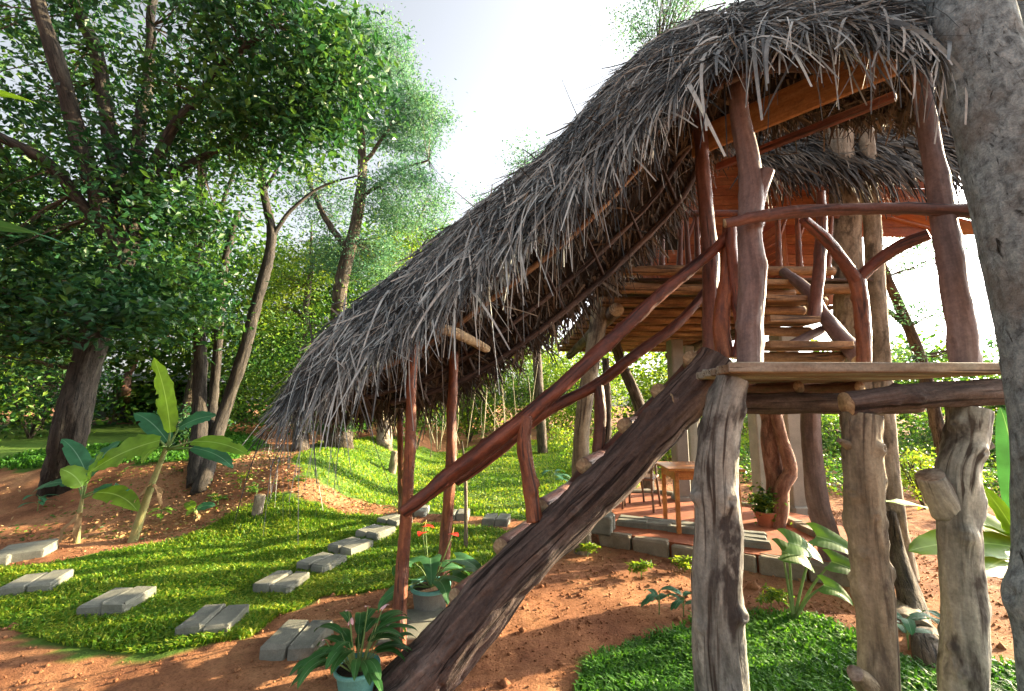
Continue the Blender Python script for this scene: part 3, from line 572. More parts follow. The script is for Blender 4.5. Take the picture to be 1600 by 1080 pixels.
tube('brace', M['purple_grey'], st2, [P(1218, 548, 3.2), P(1250, 532, 3.25), P(1285, 515, 3.3)], [.035, .035, .03], n=20, sides=12, cap=M['cut_end'])
# ------------------------------------------------------------------ tree house hut
hut = thing('tree_house', 'orange timber tree house hut on a raised log deck behind the thatched stairs', 'hut', (2.5, 4.3, 0))
for k in range(10):
    y0 = 4.35+k*.56
    tube('floor_log', M['floor_log'], hut, [(1.02+rng.normal(0, .04), y0, ZD-.14+rng.normal(0, .006)), (2.3, y0+.03, ZD-.14), (3.55+.05*k, y0+rng.normal(0, .03), ZD-.14)], [.060, .055, .052], n=40, sides=14, rough=.12, knots=2, cap=M['cut_end'])
for k in range(12):
    y0 = 4.32+k*.42
    beam('deck_board', M['log_bark'], hut, (1.0, y0+.2, ZD-.045), (3.7 if k < 3 else 4.3, y0+.2, ZD-.045), .40, .03)  # boards coloured dark to put shade in the gaps between floor logs
tube('edge_log', M['floor_log'], hut, [(.98, 4.20, ZD+.0), (1.8, 4.19, ZD+.01), (3.2, 4.2, ZD)], [.045, .05, .045], n=50, sides=16, cap=M['cut_end'])
for x in (1.15, 3.3):
    tube('bearer', M['log_bark'], hut, [(x, 4.7, ZD-.28), (x+.1, 9.4, ZD-.28)], [.08, .08], n=60, sides=18, cap=M['cut_end'])
# walls: horizontal boards, door and window openings left free
def wall(y, x0, x1, z0, z1, holes, axis_='x'):
    z = z0
    while z < z1-.05:
        segs = [(x0, x1)]
        for a, b, c, d in holes:
            if z+.13 > c and z < d:
                segs = [s for (p, q) in segs for s in ((p, min(q, a)), (max(p, b), q)) if s[1]-s[0] > .05]
        for p, q in segs:
            a_, b_ = ((p, y, z+.07), (q, y, z+.07)) if axis_ == 'x' else ((y, p, z+.07), (y, q, z+.07))
            beam('wall_board', M['plank_orange'], hut, a_, b_, .024+rng.uniform(0, .006), .134, bev=.008)
        z += .14
HY = 5.7
wall(HY, 1.75, 4.25, ZD, 5.75, [(1.95, 2.35, ZD, 4.2), (3.25, 3.65, ZD+.1, 4.25)])
wall(1.75, HY, 9.0, ZD, 4.9, [], 'y'); wall(4.25, HY, 9.0, ZD, 4.9, [], 'y'); wall(9.0, 1.75, 4.25, ZD, 4.9, [])
wall(HY, 4.25, 5.9, 3.85, 5.6, [])
for x in (1.93, 2.37, 3.23, 3.67, 4.23, 1.76):
    beam('wall_post', M['plank_orange'], hut, (x, HY-.04, ZD), (x, HY-.04, 5.2), .07, .05, up=(0, 1, 0))
# balusters made of branches along the deck edge
for px, ya in ((1000, 4.3), (1012, 4.3), (1034, 4.3), (1062, 4.3), (1078, 4.3), (1092, 4.3), (1192, 4.3), (1218, 4.3), (1250, 4.3), (1292, 4.3)):
    lean = rng.normal(0, 4)
    V1 = tube_geo([P(px, 424, ya), P(px+lean, 395, ya), P(px+lean*1.5, 366, ya), P(px+lean*2, 335, ya)], [.034, .028, .026, .024], n=24, sides=10)
    V2 = tube_geo([P(px+lean*1.4, 376, ya), P(px+lean+12*(1 if lean < 0 else -1), 340, ya)], [.02, .016], n=8, sides=8)
    tube('baluster', M['red_bright' if px > 1100 else 'red_grey'], hut, join([V1, V2]), None)
tube('deck_rail', M['red_wood'], hut, [P(985, 338, 4.3), P(1090, 334, 4.3), P(1200, 334, 4.3), P(1310, 337, 4.3)], [.035, .035, .035, .03], n=60, sides=14)
# hut stilts
for label, pts, rd, mt in (
    ('tall pale hut stilt left of the stair log, lit along its right edge', [P(908, 752, 5.0), P(908, 690, 5.0), P(915, 620, 5.0), P(930, 540, 5.0), P(940, 470, 5.0)], [.10, .092, .09, .095, .10], 'post_tan'),
    ('dark narrow hut stilt beside the pale one', [P(948, 740, 5.6), P(951, 640, 5.6), P(946, 560, 5.6)], [.05, .045, .045], 'bark_brown'),
    ('dark curving stilt with a sunlit right edge behind the tan post', [P(1300, 905, 4.35), P(1296, 840, 4.35), P(1278, 780, 4.35), P(1268, 700, 4.35), P(1268, 615, 4.3), P(1262, 560, 4.3)], [.11, .10, .095, .085, .08, .08], 'purple_grey')):
    b = pts[0].copy(); b[2] = zg1(b[0], b[1])-.03; r = thing('hut_stilt', label, 'post', b)
    tube('pole', M[mt], r, [b]+pts, [rd[0]]+rd, n=100, sides=24, knots=6, wob=.01, cap=M['cut_end'])
for px, pw, Yd, top, lb in ((1062, 26, 6.9, 566, 'grey concrete pillar behind the table'), (1082, 20, 7.6, 640, 'narrow concrete pillar just right of the table pillar'), (1187, 26, 6.9, 610, 'slim concrete pillar left of the twisted red tree'), (1237, 38, 6.3, 600, 'broad concrete pillar right of the twisted red tree')):
    q = P(px, 700, Yd); wd = .75*pw/FPX*Yd; zt = ZD-.3
    r = thing('concrete_pillar', lb, 'pillar', (q[0], q[1], 0), 'concrete pillars under the hut')
    box('shaft', M['pillar'], r, (q[0], q[1], zt/2-.05), (wd, wd, zt+.1), .1, bev=.015)
    box('plinth', M['pillar'], r, (q[0], q[1], .1), (wd*1.3, wd*1.3, .2), .1, bev=.02)
# ------------------------------------------------------------------ thatched roofs
def strands(n, S0, N0, D0, L, wd, droop, K=6, off=(.01, .05), jitter=.35, side_j=.5, r=None):
    """ribbons lying on a slope. S0 start points, N0 outward normals, D0 main directions"""
    r = r or rng
    d = unit(D0 + r.normal(0, jitter, (n, 3))); d = unit(d - N0*np.sum(d*N0, 1, keepdims=True)*.8)
    s = np.linspace(0, 1, K)[None, :, None]; L_ = (L*r.uniform(.55, 1.25, n))[:, None, None]
    o = r.uniform(off[0], off[1], n)[:, None, None]
    dr = (droop*r.uniform(.4, 1.6, n))[:, None, None]
    bend = r.normal(0, .12, (n, 1, 3))
    C = S0[:, None]+N0[:, None]*o*(1+.3*s)+d[:, None]*L_*s + bend*L_*s*s + np.array([0, 0, -1.])*dr*(L_*s)**2 + N0[:, None]*.25*dr*s*(1-s)*L_
    T = np.gradient(C, axis=1); sd_ = unit(np.cross(T, N0[:, None]+r.normal(0, side_j, (n, 1, 3))))
    Wd = (wd*np.clip(r.lognormal(0, .4, (n, 1)), .3, 1.8))*np.linspace(1, .25, K)[None]**.7
    V, F = ribbons(C, sd_, Wd); return V, F, np.repeat(r.uniform(0, 1, n), K*2)
def lerp_poly(pts, t):
    pts = np.asarray(pts, float); x = np.linspace(0, 1, len(pts)); return np.stack([np.interp(t, x, pts[:, k]) for k in range(3)], -1)
def slope_pt(R, E, t, v, bulge=.0):
    a, b = lerp_poly(R, t), lerp_poly(E, t); p = a+(b-a)*v[:, None]
    e = 1e-3; tt = np.clip(t+e, 0, 1)+0; t0 = np.clip(t-e, 0, 1)
    dt = (lerp_poly(R, tt)+(lerp_poly(E, tt)-lerp_poly(R, tt))*v[:, None]) - (lerp_poly(R, t0)+(lerp_poly(E, t0)-lerp_poly(R, t0))*v[:, None])
    nrm = unit(np.cross(dt, b-a)); nrm *= np.sign(nrm[:, 2:3]+1e-9)
    return p+nrm*(bulge*np.sin(pi*np.clip(v, 0, 1)))[:, None], nrm, unit(b-a), unit(dt)
def smoothpoly(pts, n=40): return spline(np.array(pts), n)
def roof_side(root, R, E, rows, mat, matin, bulge=.05, cov=1.0):
    """overlapping courses of plaited leaf, each a thick wavy strip"""
    for k in range(rows):
        v0 = max(0, k/rows-.03); v1 = min(1.03, (k+1)/rows+.06); nt_ = 90; nv = 5
        t = np.linspace(0, 1, nt_); G0 = []; 
        for lay in (0, 1):
            for j in range(nv):
                v = v0+(v1-v0)*j/(nv-1) + (.018*vn(np.stack([t*70, 0*t+k, 0*t], -1), 3+k) if j == nv-1 else 0)
                p, nr, _, _ = slope_pt(R, E, t, v*np.ones(nt_), bulge)
                lift = .012+.030*j/(nv-1)+.012*vn(np.stack([t*45, 0*t+j*.7, 0*t+k], -1), 9)
                G0.append(p+nr*(lift - lay*.02)[:, None])
        V = np.array(G0).reshape(-1, 3); idx = np.arange(2*nv*nt_).reshape(2, nv, nt_)
        F = []
        a = idx[0]; F.append(np.stack([a[:-1, :-1], a[:-1, 1:], a[1:, 1:], a[1:, :-1]], -1).reshape(-1, 4))
        a = idx[1]; F.append(np.stack([a[:-1, :-1], a[1:, :-1], a[1:, 1:], a[:-1, 1:]], -1).reshape(-1, 4))
        F.append(np.stack([idx[0, -1, :-1], idx[0, -1, 1:], idx[1, -1, 1:], idx[1, -1, :-1]], -1))
        nF = [len(f) for f in F]; mi = np.r_[np.zeros(nF[0]), np.ones(nF[1]), np.zeros(nF[2])]
        rn = np.tile(.12+.22*vn(np.stack([t*160, 0*t, 0*t+k], -1), 4), 2*nv)
        mk('thatch_course', V, [np.vstack(F)], [mat, matin], root, True, {'rnd': rn}, mi)
rf = thing('thatched_roof', 'long grey palm-leaf thatched roof sloping down over the stairs and the landing', 'roof', (0.6, 3.4, 2.0))
# ridge climbs with the stairs, then runs level over the landing towards the near trunk
RID = [P(478, 598, 3.55), P(530, 512, 3.55), P(640, 424, 3.52), P(720, 357, 3.5), P(820, 277, 3.48), P(900, 206, 3.45), P(965, 128, 3.42), P(1050, 60, 3.35), P(1140, 22, 3.2), P(1260, 6, 3.0), P(1380, 4, 2.8), P(1470, 20, 2.65)]
NEV = [P(480, 628, 3.2), P(565, 582, 3.02), P(655, 522, 2.95), P(735, 462, 2.92), P(830, 378, 2.90), P(915, 300, 2.88), P(985, 235, 2.8), P(1060, 170, 2.68), P(1140, 112, 2.45), P(1240, 82, 2.25), P(1350, 84, 2.12), P(1450, 118, 2.05)]
FEV = [P(500, 650, 4.1), P(560, 640, 4.15), P(670, 630, 4.15), P(745, 588, 4.15), P(830, 535, 4.15), P(905, 475, 4.15), P(980, 408, 4.15), P(1050, 335, 4.12), P(1105, 245, 4.05), P(1170, 195, 3.95), P(1260, 180, 3.8), P(1370, 180, 3.6), P(1470, 185, 3.45)]
RID, NEV, FEV = smoothpoly(RID), smoothpoly(NEV), smoothpoly(FEV)
roof_side(rf, RID, NEV, 9, M['thatch'], M['thatch_shaded']); roof_side(rf, RID, FEV, 9, M['thatch'], M['thatch_shaded'])
tube('ridge_pole', M['log_bark'], rf, list(RID[1:-1:4]-np.array([0, 0, .06])), .04, n=80, sides=12)
tube('eave_pole', M['log_bark'], rf, list(NEV[4:-2:4]*1+np.array([0, .12, .02])), .032, n=80, sides=12)  # dark bark colour puts the under-roof shade into eave poles, purlin and rafters
tube('eave_pole', M['log_bark'], rf, list(FEV[4:-2:4]*1+np.array([0, -.1, .04])), .03, n=80, sides=12)
tube('purlin', M['floor_log'], rf, list(((RID+FEV)/2)[3:26:4]+np.array([0, -.03, -.06])), .028, n=80, sides=10)
tube('purlin', M['log_bark'], rf, list((RID*.25+FEV*.75)[3:-2:4]+np.array([0, -.03, -.06])), .024, n=80, sides=10)
for i in range(3, 38, 3):
    for E, sg in ((NEV, 1), (FEV, -1)):
        tube('rafter', M['log_bark'], rf, [RID[i]+np.array([0, 0, -.08]), E[i]+np.array([0, sg*.07, -.02])], [.02, .018], n=10, sides=8)
tube('tie_beam', M['cut_end'], rf, [P(688, 512, 2.95), P(720, 524, 3.3), P(760, 545, 3.95)], [.038, .04, .04], n=24, sides=14)
r_ = np.random.default_rng(12)
def strand_set(n, R, E, vlo, vhi, L, wd, droop, mixd, jitter=.3, off=(.03, .09), tpow=1.0, trange=(0, 1), side_j=.5, K=6):
    t = trange[0]+(trange[1]-trange[0])*r_.uniform(0, 1, n); v = r_.uniform(vlo, vhi, n)**tpow
    p, nr, dn, al = slope_pt(R, E, t, v, .05)
    along = al*np.sign(-al[:, 2:3]+1e-9)                # downhill along the ridge line
    D = unit(dn+along*mixd*r_.uniform(.2, 1.4, (n, 1)))
    return strands(n, p, nr, D, L, wd, droop, K=K, jitter=jitter, off=off, side_j=side_j, r=r_)
def catg(*gs):
    V = []; F = []; R = []; o = 0
    for v, f, r in gs: V.append(v); F.append(f+o); R.append(r); o += len(v)
    return np.vstack(V), np.vstack(F), np.concatenate(R)
def put(name, g, mat, root, tag=None): mk(name, g[0], g[1], mat, root, False, {'rnd': g[2]}, tag=tag)
body = catg(
    strand_set(4200, RID, NEV, 0, .88, .42, .0055, .08, 1.0, .26, side_j=.9),
    strand_set(6000, RID, NEV, 0, .92, .32, .0026, .15, .9, .40, side_j=.9, K=5),
    strand_set(2400, RID, NEV, .05, .97, .24, .0070, .0, .1, 1.0, off=(.01, .05)),
    strand_set(1500, RID, NEV, -.08, .12, .42, .0065, .15, 1.1, .32, off=(.01, .06)),
    strand_set(2000, RID, FEV, -.05, .9, .40, .010, .05, .8, .4),
    strand_set(380, RID, NEV, .85, 1.0, .24, .0045, .8, .6, .3, trange=(0, .55)),
    strand_set(900, RID, NEV, .80, 1.0, .30, .0022, .9, .5, .4, K=7),
    strand_set(460, RID, NEV, .80, 1.0, .36, .0052, 1.1, .4, .36, trange=(.5, 1)),
    strand_set(900, RID, NEV, .1, .80, .50, .0050, 1.2, .35, .34, off=(.04, .11)))
put('loose_thatch', body, M['thatch'], rf, {'kind': 'stuff'})
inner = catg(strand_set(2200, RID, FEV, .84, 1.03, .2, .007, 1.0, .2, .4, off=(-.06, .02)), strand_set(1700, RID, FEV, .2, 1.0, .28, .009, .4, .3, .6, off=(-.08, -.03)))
put('eave_fringe', inner, M['thatch_shaded'], rf, {'kind': 'stuff'})
# the longest single strands, each a part of its own
t = np.r_[r_.uniform(.08, .5, 110), r_.uniform(.5, 1, 170)]
v = r_.uniform(.72, 1.0, 280); p, nr, dn, al = slope_pt(RID, NEV, t, v, .05); along = al*np.sign(-al[:, 2:3]+1e-9)
sv, sf, sr = strands(280, p, nr, unit(dn+along*.45), .44, .0085, .95, K=8, jitter=.32, off=(.06, .11), side_j=.5, r=r_)
for i in range(280):
    mk('palm_strand', sv[i*16:(i+1)*16], sf[:7], M['thatch'], rf, False, {'rnd': np.full(16, .45+.6*sr[i*16])})
# hut roof
hr = thing('hut_roof', 'shaggy thatch roof of the hut, darkened for shade, seen behind the landing posts', 'roof', (3.2, 5.0, 4.2))
HR = [(2.5, 7.0, 7.4), (3.9, 7.0, 7.45), (7.2, 7.0, 7.4)]; HE = [(2.62, 4.6, 4.24), (3.9, 4.5, 4.18), (6.9, 4.6, 4.12)]; HB = [(1.4, 9.8, 4.3), (3.4, 9.9, 4.25), (6.0, 9.8, 4.3)]
HR, HE, HB = [np.array([lerp_poly(q, x) for x in np.linspace(0, 1, 20)]) for q in (HR, HE, HB)]
roof_side(hr, HR, HE, 7, M['thatch_shaded'], M['thatch_shaded']); roof_side(hr, HR, HB, 7, M['thatch_shaded'], M['thatch_shaded'])  # hut roof in the darkened copy, its shade in the colour
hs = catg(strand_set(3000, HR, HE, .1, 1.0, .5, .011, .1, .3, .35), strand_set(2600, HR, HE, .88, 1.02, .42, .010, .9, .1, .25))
put('loose_thatch', hs, M['thatch_shaded'], hr, {'kind': 'stuff'})
for x in np.linspace(2.7, 5.6, 7): tube('rafter', M['red_wood'], hr, [(x, 7.0, 7.3), (x, 4.7, 4.22)], [.035, .03], n=8, sides=8)
# orange roof board and timber under the landing roof
rb = thing('roof_board', 'broad orange board under the thatch above the forked post', 'board', P(1085, 240, 3.4))
beam('board', M['beam_orange'], rb, P(1082, 226, 3.45), P(1400, 88, 2.42), .03, .24)
beam('trim_strip', M['red_wood'], rb, P(1120, 262, 3.4), P(1400, 150, 2.5), .05, .05)
beam('soffit_board', M['plank_orange'], hr, (4.6, 5.3, 4.15), (6.0, 5.3, 3.75), .5, .03, up=(0, -.3, 1))
beam('soffit_board', M['plank_orange'], hr, (4.6, 5.9, 4.35), (6.0, 5.9, 3.95), .5, .03, up=(0, -.3, 1))
# ------------------------------------------------------------------ furniture on the patio
tq = G(1060, 838, ZP)
tb = thing('patio_table', 'small orange wooden table standing on the patio', 'table', (tq[0], tq[1], ZP))
tx, ty = tq[0], tq[1]; TH = .72
box('table_top', M['table_wood'], tb, (tx+.36, ty+.27, ZP+TH-.015), (.86, .62, .03), -.05, bev=.006, jit=.001)
box('apron', M['table_wood'], tb, (tx+.36, ty+.04, ZP+TH-.085), (.70, .02, .1), -.05, bev=.003, jit=.0005)
box('apron', M['table_wood'], tb, (tx+.02, ty+.28, ZP+TH-.085), (.02, .46, .1), -.05, bev=.003, jit=.0005)
for dx, dy in ((.02, .03), (.70, 0), (.04, .52), (.72, .49)): box('leg', M['table_wood'], tb, (tx+dx, ty+dy, ZP+TH/2-.02), (.045, .045, TH-.03), -.05, bev=.004, jit=.0005)
def chair(px, py, rot, label):
    g = G(px, py, ZP); r = thing('garden_chair', label, 'chair', (g[0], g[1], ZP), 'brown chairs on the patio')
    ca, sa = cos(rot), sin(rot); Lc = lambda x, y, z: (g[0]+x*ca-y*sa, g[1]+x*sa+y*ca, ZP+z)
    box('seat', M['chair_brown'], r, Lc(0, 0, .43), (.44, .42, .03), rot, bev=.01, jit=.001)
    for sx in (-1, 1):
        tube('leg', M['chair_brown'], r, [Lc(sx*.21, -.2, 0), Lc(sx*.19, -.18, .43), Lc(sx*.22, -.17, .64)], .016, n=10, sides=8, rough=0)
        tube('leg', M['chair_brown'], r, [Lc(sx*.22, .24, 0), Lc(sx*.19, .18, .43), Lc(sx*.17, .27, .86)], .017, n=12, sides=8, rough=0)
        tube('armrest', M['chair_brown'], r, [Lc(sx*.22, -.2, .64), Lc(sx*.23, 0, .66), Lc(sx*.19, .22, .66)], [.016, .022, .016], n=10, sides=8, rough=0)
    tube('back_rail', M['chair_brown'], r, [Lc(-.17, .27, .86), Lc(0, .30, .9), Lc(.17, .27, .86)], .018, n=12, sides=8, rough=0)
    for sx in (-.1, -.035, .035, .1): beam('back_slat', M['chair_brown'], r, Lc(sx, .19, .45), Lc(sx, .28, .87), .04, .012, up=(sa, -ca, .2))
chair(1002, 796, -.5, 'brown plastic chair facing the table'); chair(975, 784, .6, 'brown chair half hidden behind the stair log')
# ------------------------------------------------------------------ broad leaves, pots, plants
def big_leaf(name, root, base, az, L, wd, rise, droop, mat, fold=.25, wave=.03, heart=False, tears=False, K=18, J=7, stem=0, tipw=1.0, stem_r=.006, roll=0.0, tag=None):
    base = np.array(base, float); d = np.array([cos(az), sin(az), 0]); sd_ = np.array([-sin(az), cos(az), 0]); up = np.array([0, 0, 1.])
    if stem:
        s_end = base+d*stem*cos(rise)+up*stem*sin(rise)
        tube(name+'_stalk', M['stem'], root, [base, base+(s_end-base)*.5+up*stem*.05, s_end], [stem_r, stem_r*.8, stem_r*.6], n=8, sides=6, rough=0); base = s_end
        rise = rise*.35
    s = np.linspace(0, 1, K); ang = rise-droop*s**1.2
    st = np.stack([np.cos(ang), np.sin(ang)], -1)*L/(K-1); pos = np.vstack([[0, 0], np.cumsum(st[:-1], 0)])
    C = base+pos[:, :1]*d+pos[:, 1:]*up; nr = -np.sin(ang)[:, None]*d+np.cos(ang)[:, None]*up
    if roll: sdr = sd_[None]*cos(roll)+nr*sin(roll); nr = nr*cos(roll)-sd_[None]*sin(roll)
    else: sdr = np.repeat(sd_[None], K, 0)
    if heart: pw = np.minimum(1, (s+.10)*6)**.5*(1-s)**.75*1.15
    else: pw = np.sin(pi*np.clip(s*.96+.04, 0, 1)**.8)**.62*tipw
    u = np.linspace(-1, 1, J); ph = rng.uniform(0, 6)
    A = u[None, :, None]*(wd/2*pw)[:, None, None]
    T = np.gradient(C, axis=0); T = unit(T)
    back = (np.abs(u)[None, :, None]**1.5)*(-.22*L*np.exp(-s*7))[:, None, None]*T[:, None] if heart else 0
    h = fold*np.abs(u)[None, :, None]*(wd/2*pw)[:, None, None] - .35*fold*(u[None, :, None]**2)*wd/2*pw[:, None, None]*1.6
    wv = wave*wd*np.sin(s*11+ph)[:, None, None]*(u**2)[None, :, None] + (.05*wd*rng.uniform(-1, 1, K)[:, None, None]*(np.abs(u)**3)[None, :, None] if tears else 0)
    V = C[:, None]+sdr[:, None]*A+nr[:, None]*(h+wv)+back
    luv = np.stack([np.broadcast_to(u, (K, J)), np.broadcast_to(s[:, None]*4, (K, J)), np.zeros((K, J))], -1)
    ix = np.arange(K*J).reshape(K, J); F = np.stack([ix[:-1, :-1], ix[:-1, 1:], ix[1:, 1:], ix[1:, :-1]], -1).reshape(-1, 4)
    if tears:
        kp = np.ones(len(F), bool)
        for _ in range(2): kp[(rng.integers(3, K-2))*(J-1)+(0 if rng.random() < .5 else J-2)] = False
        F = F[kp]
    return mk(name, V, F, mat, root, True, {'luv': luv.reshape(-1, 3), 'rnd': np.full(K*J, rng.random())}, tag=tag)
def aim(a, b): return atan2(b[1]-a[1], b[0]-a[0])
def banana(label, foot, top, rad, leaves, dry=2):
    r = thing('banana_plant', label, 'banana plant', foot)
    tube('stem', M['banana_stem'], r, [foot-np.array([0, 0, .05]), foot*.5+top*.5+rng.normal(0, .01, 3), top], [rad, rad*.75, rad*.45], n=24, sides=14, rough=.05)
    for az, L, wd, rise, droop, mt, stm in leaves:
        big_leaf('leaf', r, top-np.array([0, 0, .03]), az, L, wd, rise, droop, M[mt], stem=stm, tears=True, stem_r=.013, roll=.75*cos(az)+rng.normal(0, .1), fold=.12)
    for _ in range(dry): big_leaf('dry_leaf', r, foot*.4+top*.6, rng.uniform(0, 6.3), .35, .06, -.6, 1.0, M['dry_leaf'], wave=.3)
def leaf_between(name, root, a, b, wd, mat, droop=.35, stem=0, roll=None, **k):
    a, b = np.array(a), np.array(b); v = b-a; L = np.linalg.norm(v); az = atan2(v[1], v[0]); el = math.asin(v[2]/L)
    big_leaf(name, root, a, az, L*1.03, wd, el+droop*.5, droop, M[mat], stem=0, roll=(.75*cos(az) if roll is None else roll), **k)
f1 = G(205, 848); t1 = P(262, 694, f1[1]+.02); D1 = f1[1]
banana('taller young banana plant with an upright leaf, on the earth behind the lawn', f1, t1, .050, [(2.95, .5, .22, .4, .9, 'banana_shaded', .15), (-1.5, .35, .13, .1, 1.3, 'banana', .10)])
bp1 = [o for o in COL.objects if o.name.startswith('banana_plant')][-1]
for (ax, ay, ad), (bx, by, bd), wd, mt, dr, ro in (((266, 676, .0), (238, 562, .0), .30, 'banana', .3, 1.35), ((250, 688, -.05), (142, 742, -.25), .40, 'banana', .5, -.7), ((280, 668, 0), (338, 652, .1), .26, 'banana_shaded', .6, .7), ((300, 690, -.05), (386, 716, -.1), .22, 'banana', .6, .6), ((300, 700, .1), (362, 735, .1), .2, 'banana_shaded', .7, .6), ((262, 690, .1), (210, 650, .35), .24, 'banana_shaded', .5, -.6)):
    q = P(ax, ay, D1+ad); tube('leaf_stalk', M['stem'], bp1, [t1-np.array([0, 0, .06]), q], [.016, .009], n=6, sides=8, rough=0)
    leaf_between('leaf', bp1, q, P(bx, by, D1+bd), wd, mt, dr, roll=ro, tears=True, fold=.12)
f2 = G(120, 848); t2 = P(130, 772, f2[1]); D2 = f2[1]
banana('smaller banana plant with a glossy bright leaf, left of the taller one', f2, t2, .034, [(.5, .4, .2, .5, 1.1, 'banana_shaded', .1)])
bp2 = [o for o in COL.objects if o.name.startswith('banana_plant')][-1]
for (ax, ay, ad), (bx, by, bd), wd, mt, dr, ro in (((150, 770, -.05), (214, 806, -.15), .24, 'banana', .9, .6), ((128, 760, 0), (92, 735, -.1), .26, 'banana', .8, -.8), ((135, 755, -.05), (160, 712, -.2), .26, 'banana', .5, 1.2), ((122, 758, .1), (50, 775, .1), .14, 'banana_shaded', 1.0, -.6), ((135, 740, .15), (95, 690, .3), .20, 'banana_shaded', .6, -.6), ((138, 745, .1), (190, 692, .3), .2, 'banana_shaded', .6, .6)):
    q = P(ax, ay, D2+ad); tube('leaf_stalk', M['stem'], bp2, [t2-np.array([0, 0, .05]), q], [.012, .007], n=6, sides=8, rough=0)
    leaf_between('leaf', bp2, q, P(bx, by, D2+bd), wd, mt, dr, roll=ro, tears=True, fold=.12)
f3 = G(303, 812); banana('tiny banana shoot on the earth right of the banana plants', f3, f3+np.array([0, 0, .12]), .018, [(.2, .22, .12, 1.1, .6, 'banana_shaded', .05), (2.6, .26, .12, 1.0, .5, 'banana', .05), (-1.3, .2, .08, .8, 1, 'banana', .05)], 1)
# near banana leaves that reach in from the left and from the right
bl = thing('banana_leaf', 'large blue-green banana leaf reaching in at the left edge', 'leaf', P(-150, 340, 2.3)); big_leaf('blade', bl, P(-120, 345, 2.3), -.02, .86, .24, -.02, .35, M['banana_shaded'], fold=.2)
bl = thing('banana_leaf', 'narrow dry-tipped banana leaf in front of the branches at upper left', 'leaf', P(-100, 160, 3.0)); big_leaf('blade', bl, P(-100, 150, 3.0), -.03, .82, .12, .15, .6, M['banana'], fold=.3)
fr = G(1640, 905); bp = thing('banana_plant', 'banana plant at the right edge with bright leaves behind the grey posts', 'banana plant', fr)
tube('stem', M['banana_stem'], bp, [fr, P(1650, 850, fr[1])], [.08, .05], n=12, sides=12)
for (ax, ay, ad), (bx, by, bd), wd, mt in (((1600, 850, 3.7), (1378, 792, 3.5), .24, 'banana'), ((1600, 860, 3.7), (1535, 765, 3.6), .34, 'banana'), ((1610, 860, 3.6), (1425, 868, 3.3), .30, 'banana'), ((1610, 870, 3.6), (1530, 905, 3.2), .26, 'banana'), ((1605, 850, 3.8), (1560, 640, 3.9), .24, 'banana_shaded'), ((1600, 855, 3.8), (1500, 800, 4.0), .3, 'banana')):
    leaf_between('leaf', bp, P(ax, ay, ad), P(bx, by, bd), wd, mt, tears=True, fold=.15, roll=-.15 if by < 800 and bx < 1500 else -.55)
# elephant ear on the right lawn
fe = G(1240, 972); ee = thing('elephant_ear', 'elephant ear plant with broad pale leaves by the patio kerb', 'plant', fe)
for tx_, ty_, L, wd, dr, rise in ((1232, 848, .27, .25, .9, 1.2), (1276, 838, .32, .24, .8, 1.1), (1300, 878, .27, .21, .9, .9), (1222, 862, .26, .22, 1.0, 1.25), (1288, 915, .2, .16, 1, .8)):
    q = P(tx_, ty_, fe[1]+rng.uniform(-.1, .15)); hgt = np.linalg.norm(q-fe)
    az = aim(fe, q) if tx_ > 1245 else pi-.3
    tube('stalk', M['stem'], ee, [fe, fe*.5+q*.5+np.array([0, 0, .04]), q], [.012, .009, .006], n=10, sides=8, rough=0)
    big_leaf('leaf', ee, q, -.5 if tx_ > 1245 else -.25, L, wd, -.15, dr, M['ear_leaf'], heart=True, wave=.012, roll=.5, K=26)
def pot(name, label, c, r0, r1, h, mat, rim):
    r = thing(name, label, 'potted plant', c); n = 32; prof = [(r0, 0), (r0*1.05, .02), (r1*.95, h*.8), (r1, h*.86), (r1*1.07, h*.87), (r1*1.08, h), (r1*.97, h), (r1*.95, h*.85), (0.001, h*.84)]
    ph = np.linspace(0, 2*pi, n, endpoint=False)
    def lathe(pf): return np.array([[c[0]+q*cos(a), c[1]+q*sin(a), c[2]+z] for q, z in pf for a in ph])
    def faces(k): i = np.arange(k*n).reshape(k, n); return np.stack([i[:-1], np.roll(i, -1, 1)[:-1], np.roll(i, -1, 1)[1:], i[1:]], -1).reshape(-1, 4)
    mk('pot_body', lathe(prof[:5]), faces(5), M[mat], r, True); mk('pot_rim', lathe(prof[4:8]), faces(4), M[rim], r, True)
    mk('pot_soil', lathe([(r1*.955, h*.86), (.001, h*.9)]), faces(2), M['pot_soil'], r, True); return r
cl = G(556, 1090); cl[2] = zg1(cl[0], cl[1]); pl = pot('potted_lily', 'lance-leaved potted plant with small pink blooms in a turquoise pot, foreground', cl, .085, .115, .15, 'turquoise', 'turquoise')
for k in range(46):
    a = rng.uniform(0, 2*pi); big_leaf('leaf', pl, cl+np.array([.03*cos(a), .03*sin(a), .12]), a, rng.uniform(.16, .24), rng.uniform(.045, .065), rng.uniform(.5, 1.35), rng.uniform(.9, 1.7), M['lily_leaf'], stem=rng.uniform(.09, .24), K=10, J=5, stem_r=.003, fold=.35)
for k, (px, py) in enumerate(((545, 955), (575, 948), (548, 975), (508, 1000), (597, 952))):
    q = P(px, py, cl[1]+.02); tube('flower_stalk', M['stem'], pl, [cl+np.array([0, 0, .12]), cl*.4+q*.6+np.array([0, 0, .02]), q], .003, n=8, sides=5, rough=0)
    big_leaf('flower', pl, q, rng.uniform(0, 6), .045, .03, .7, .9, M['pink_flower'], heart=True, K=8, J=5)
ca = G(672, 955); ca[2] = zg1(ca[0], ca[1]); an = pot('potted_anthurium', 'anthurium with heart-shaped leaves and red blooms in a grey pot behind the stair post', ca, .115, .145, .19, 'grey_pot', 'turquoise')
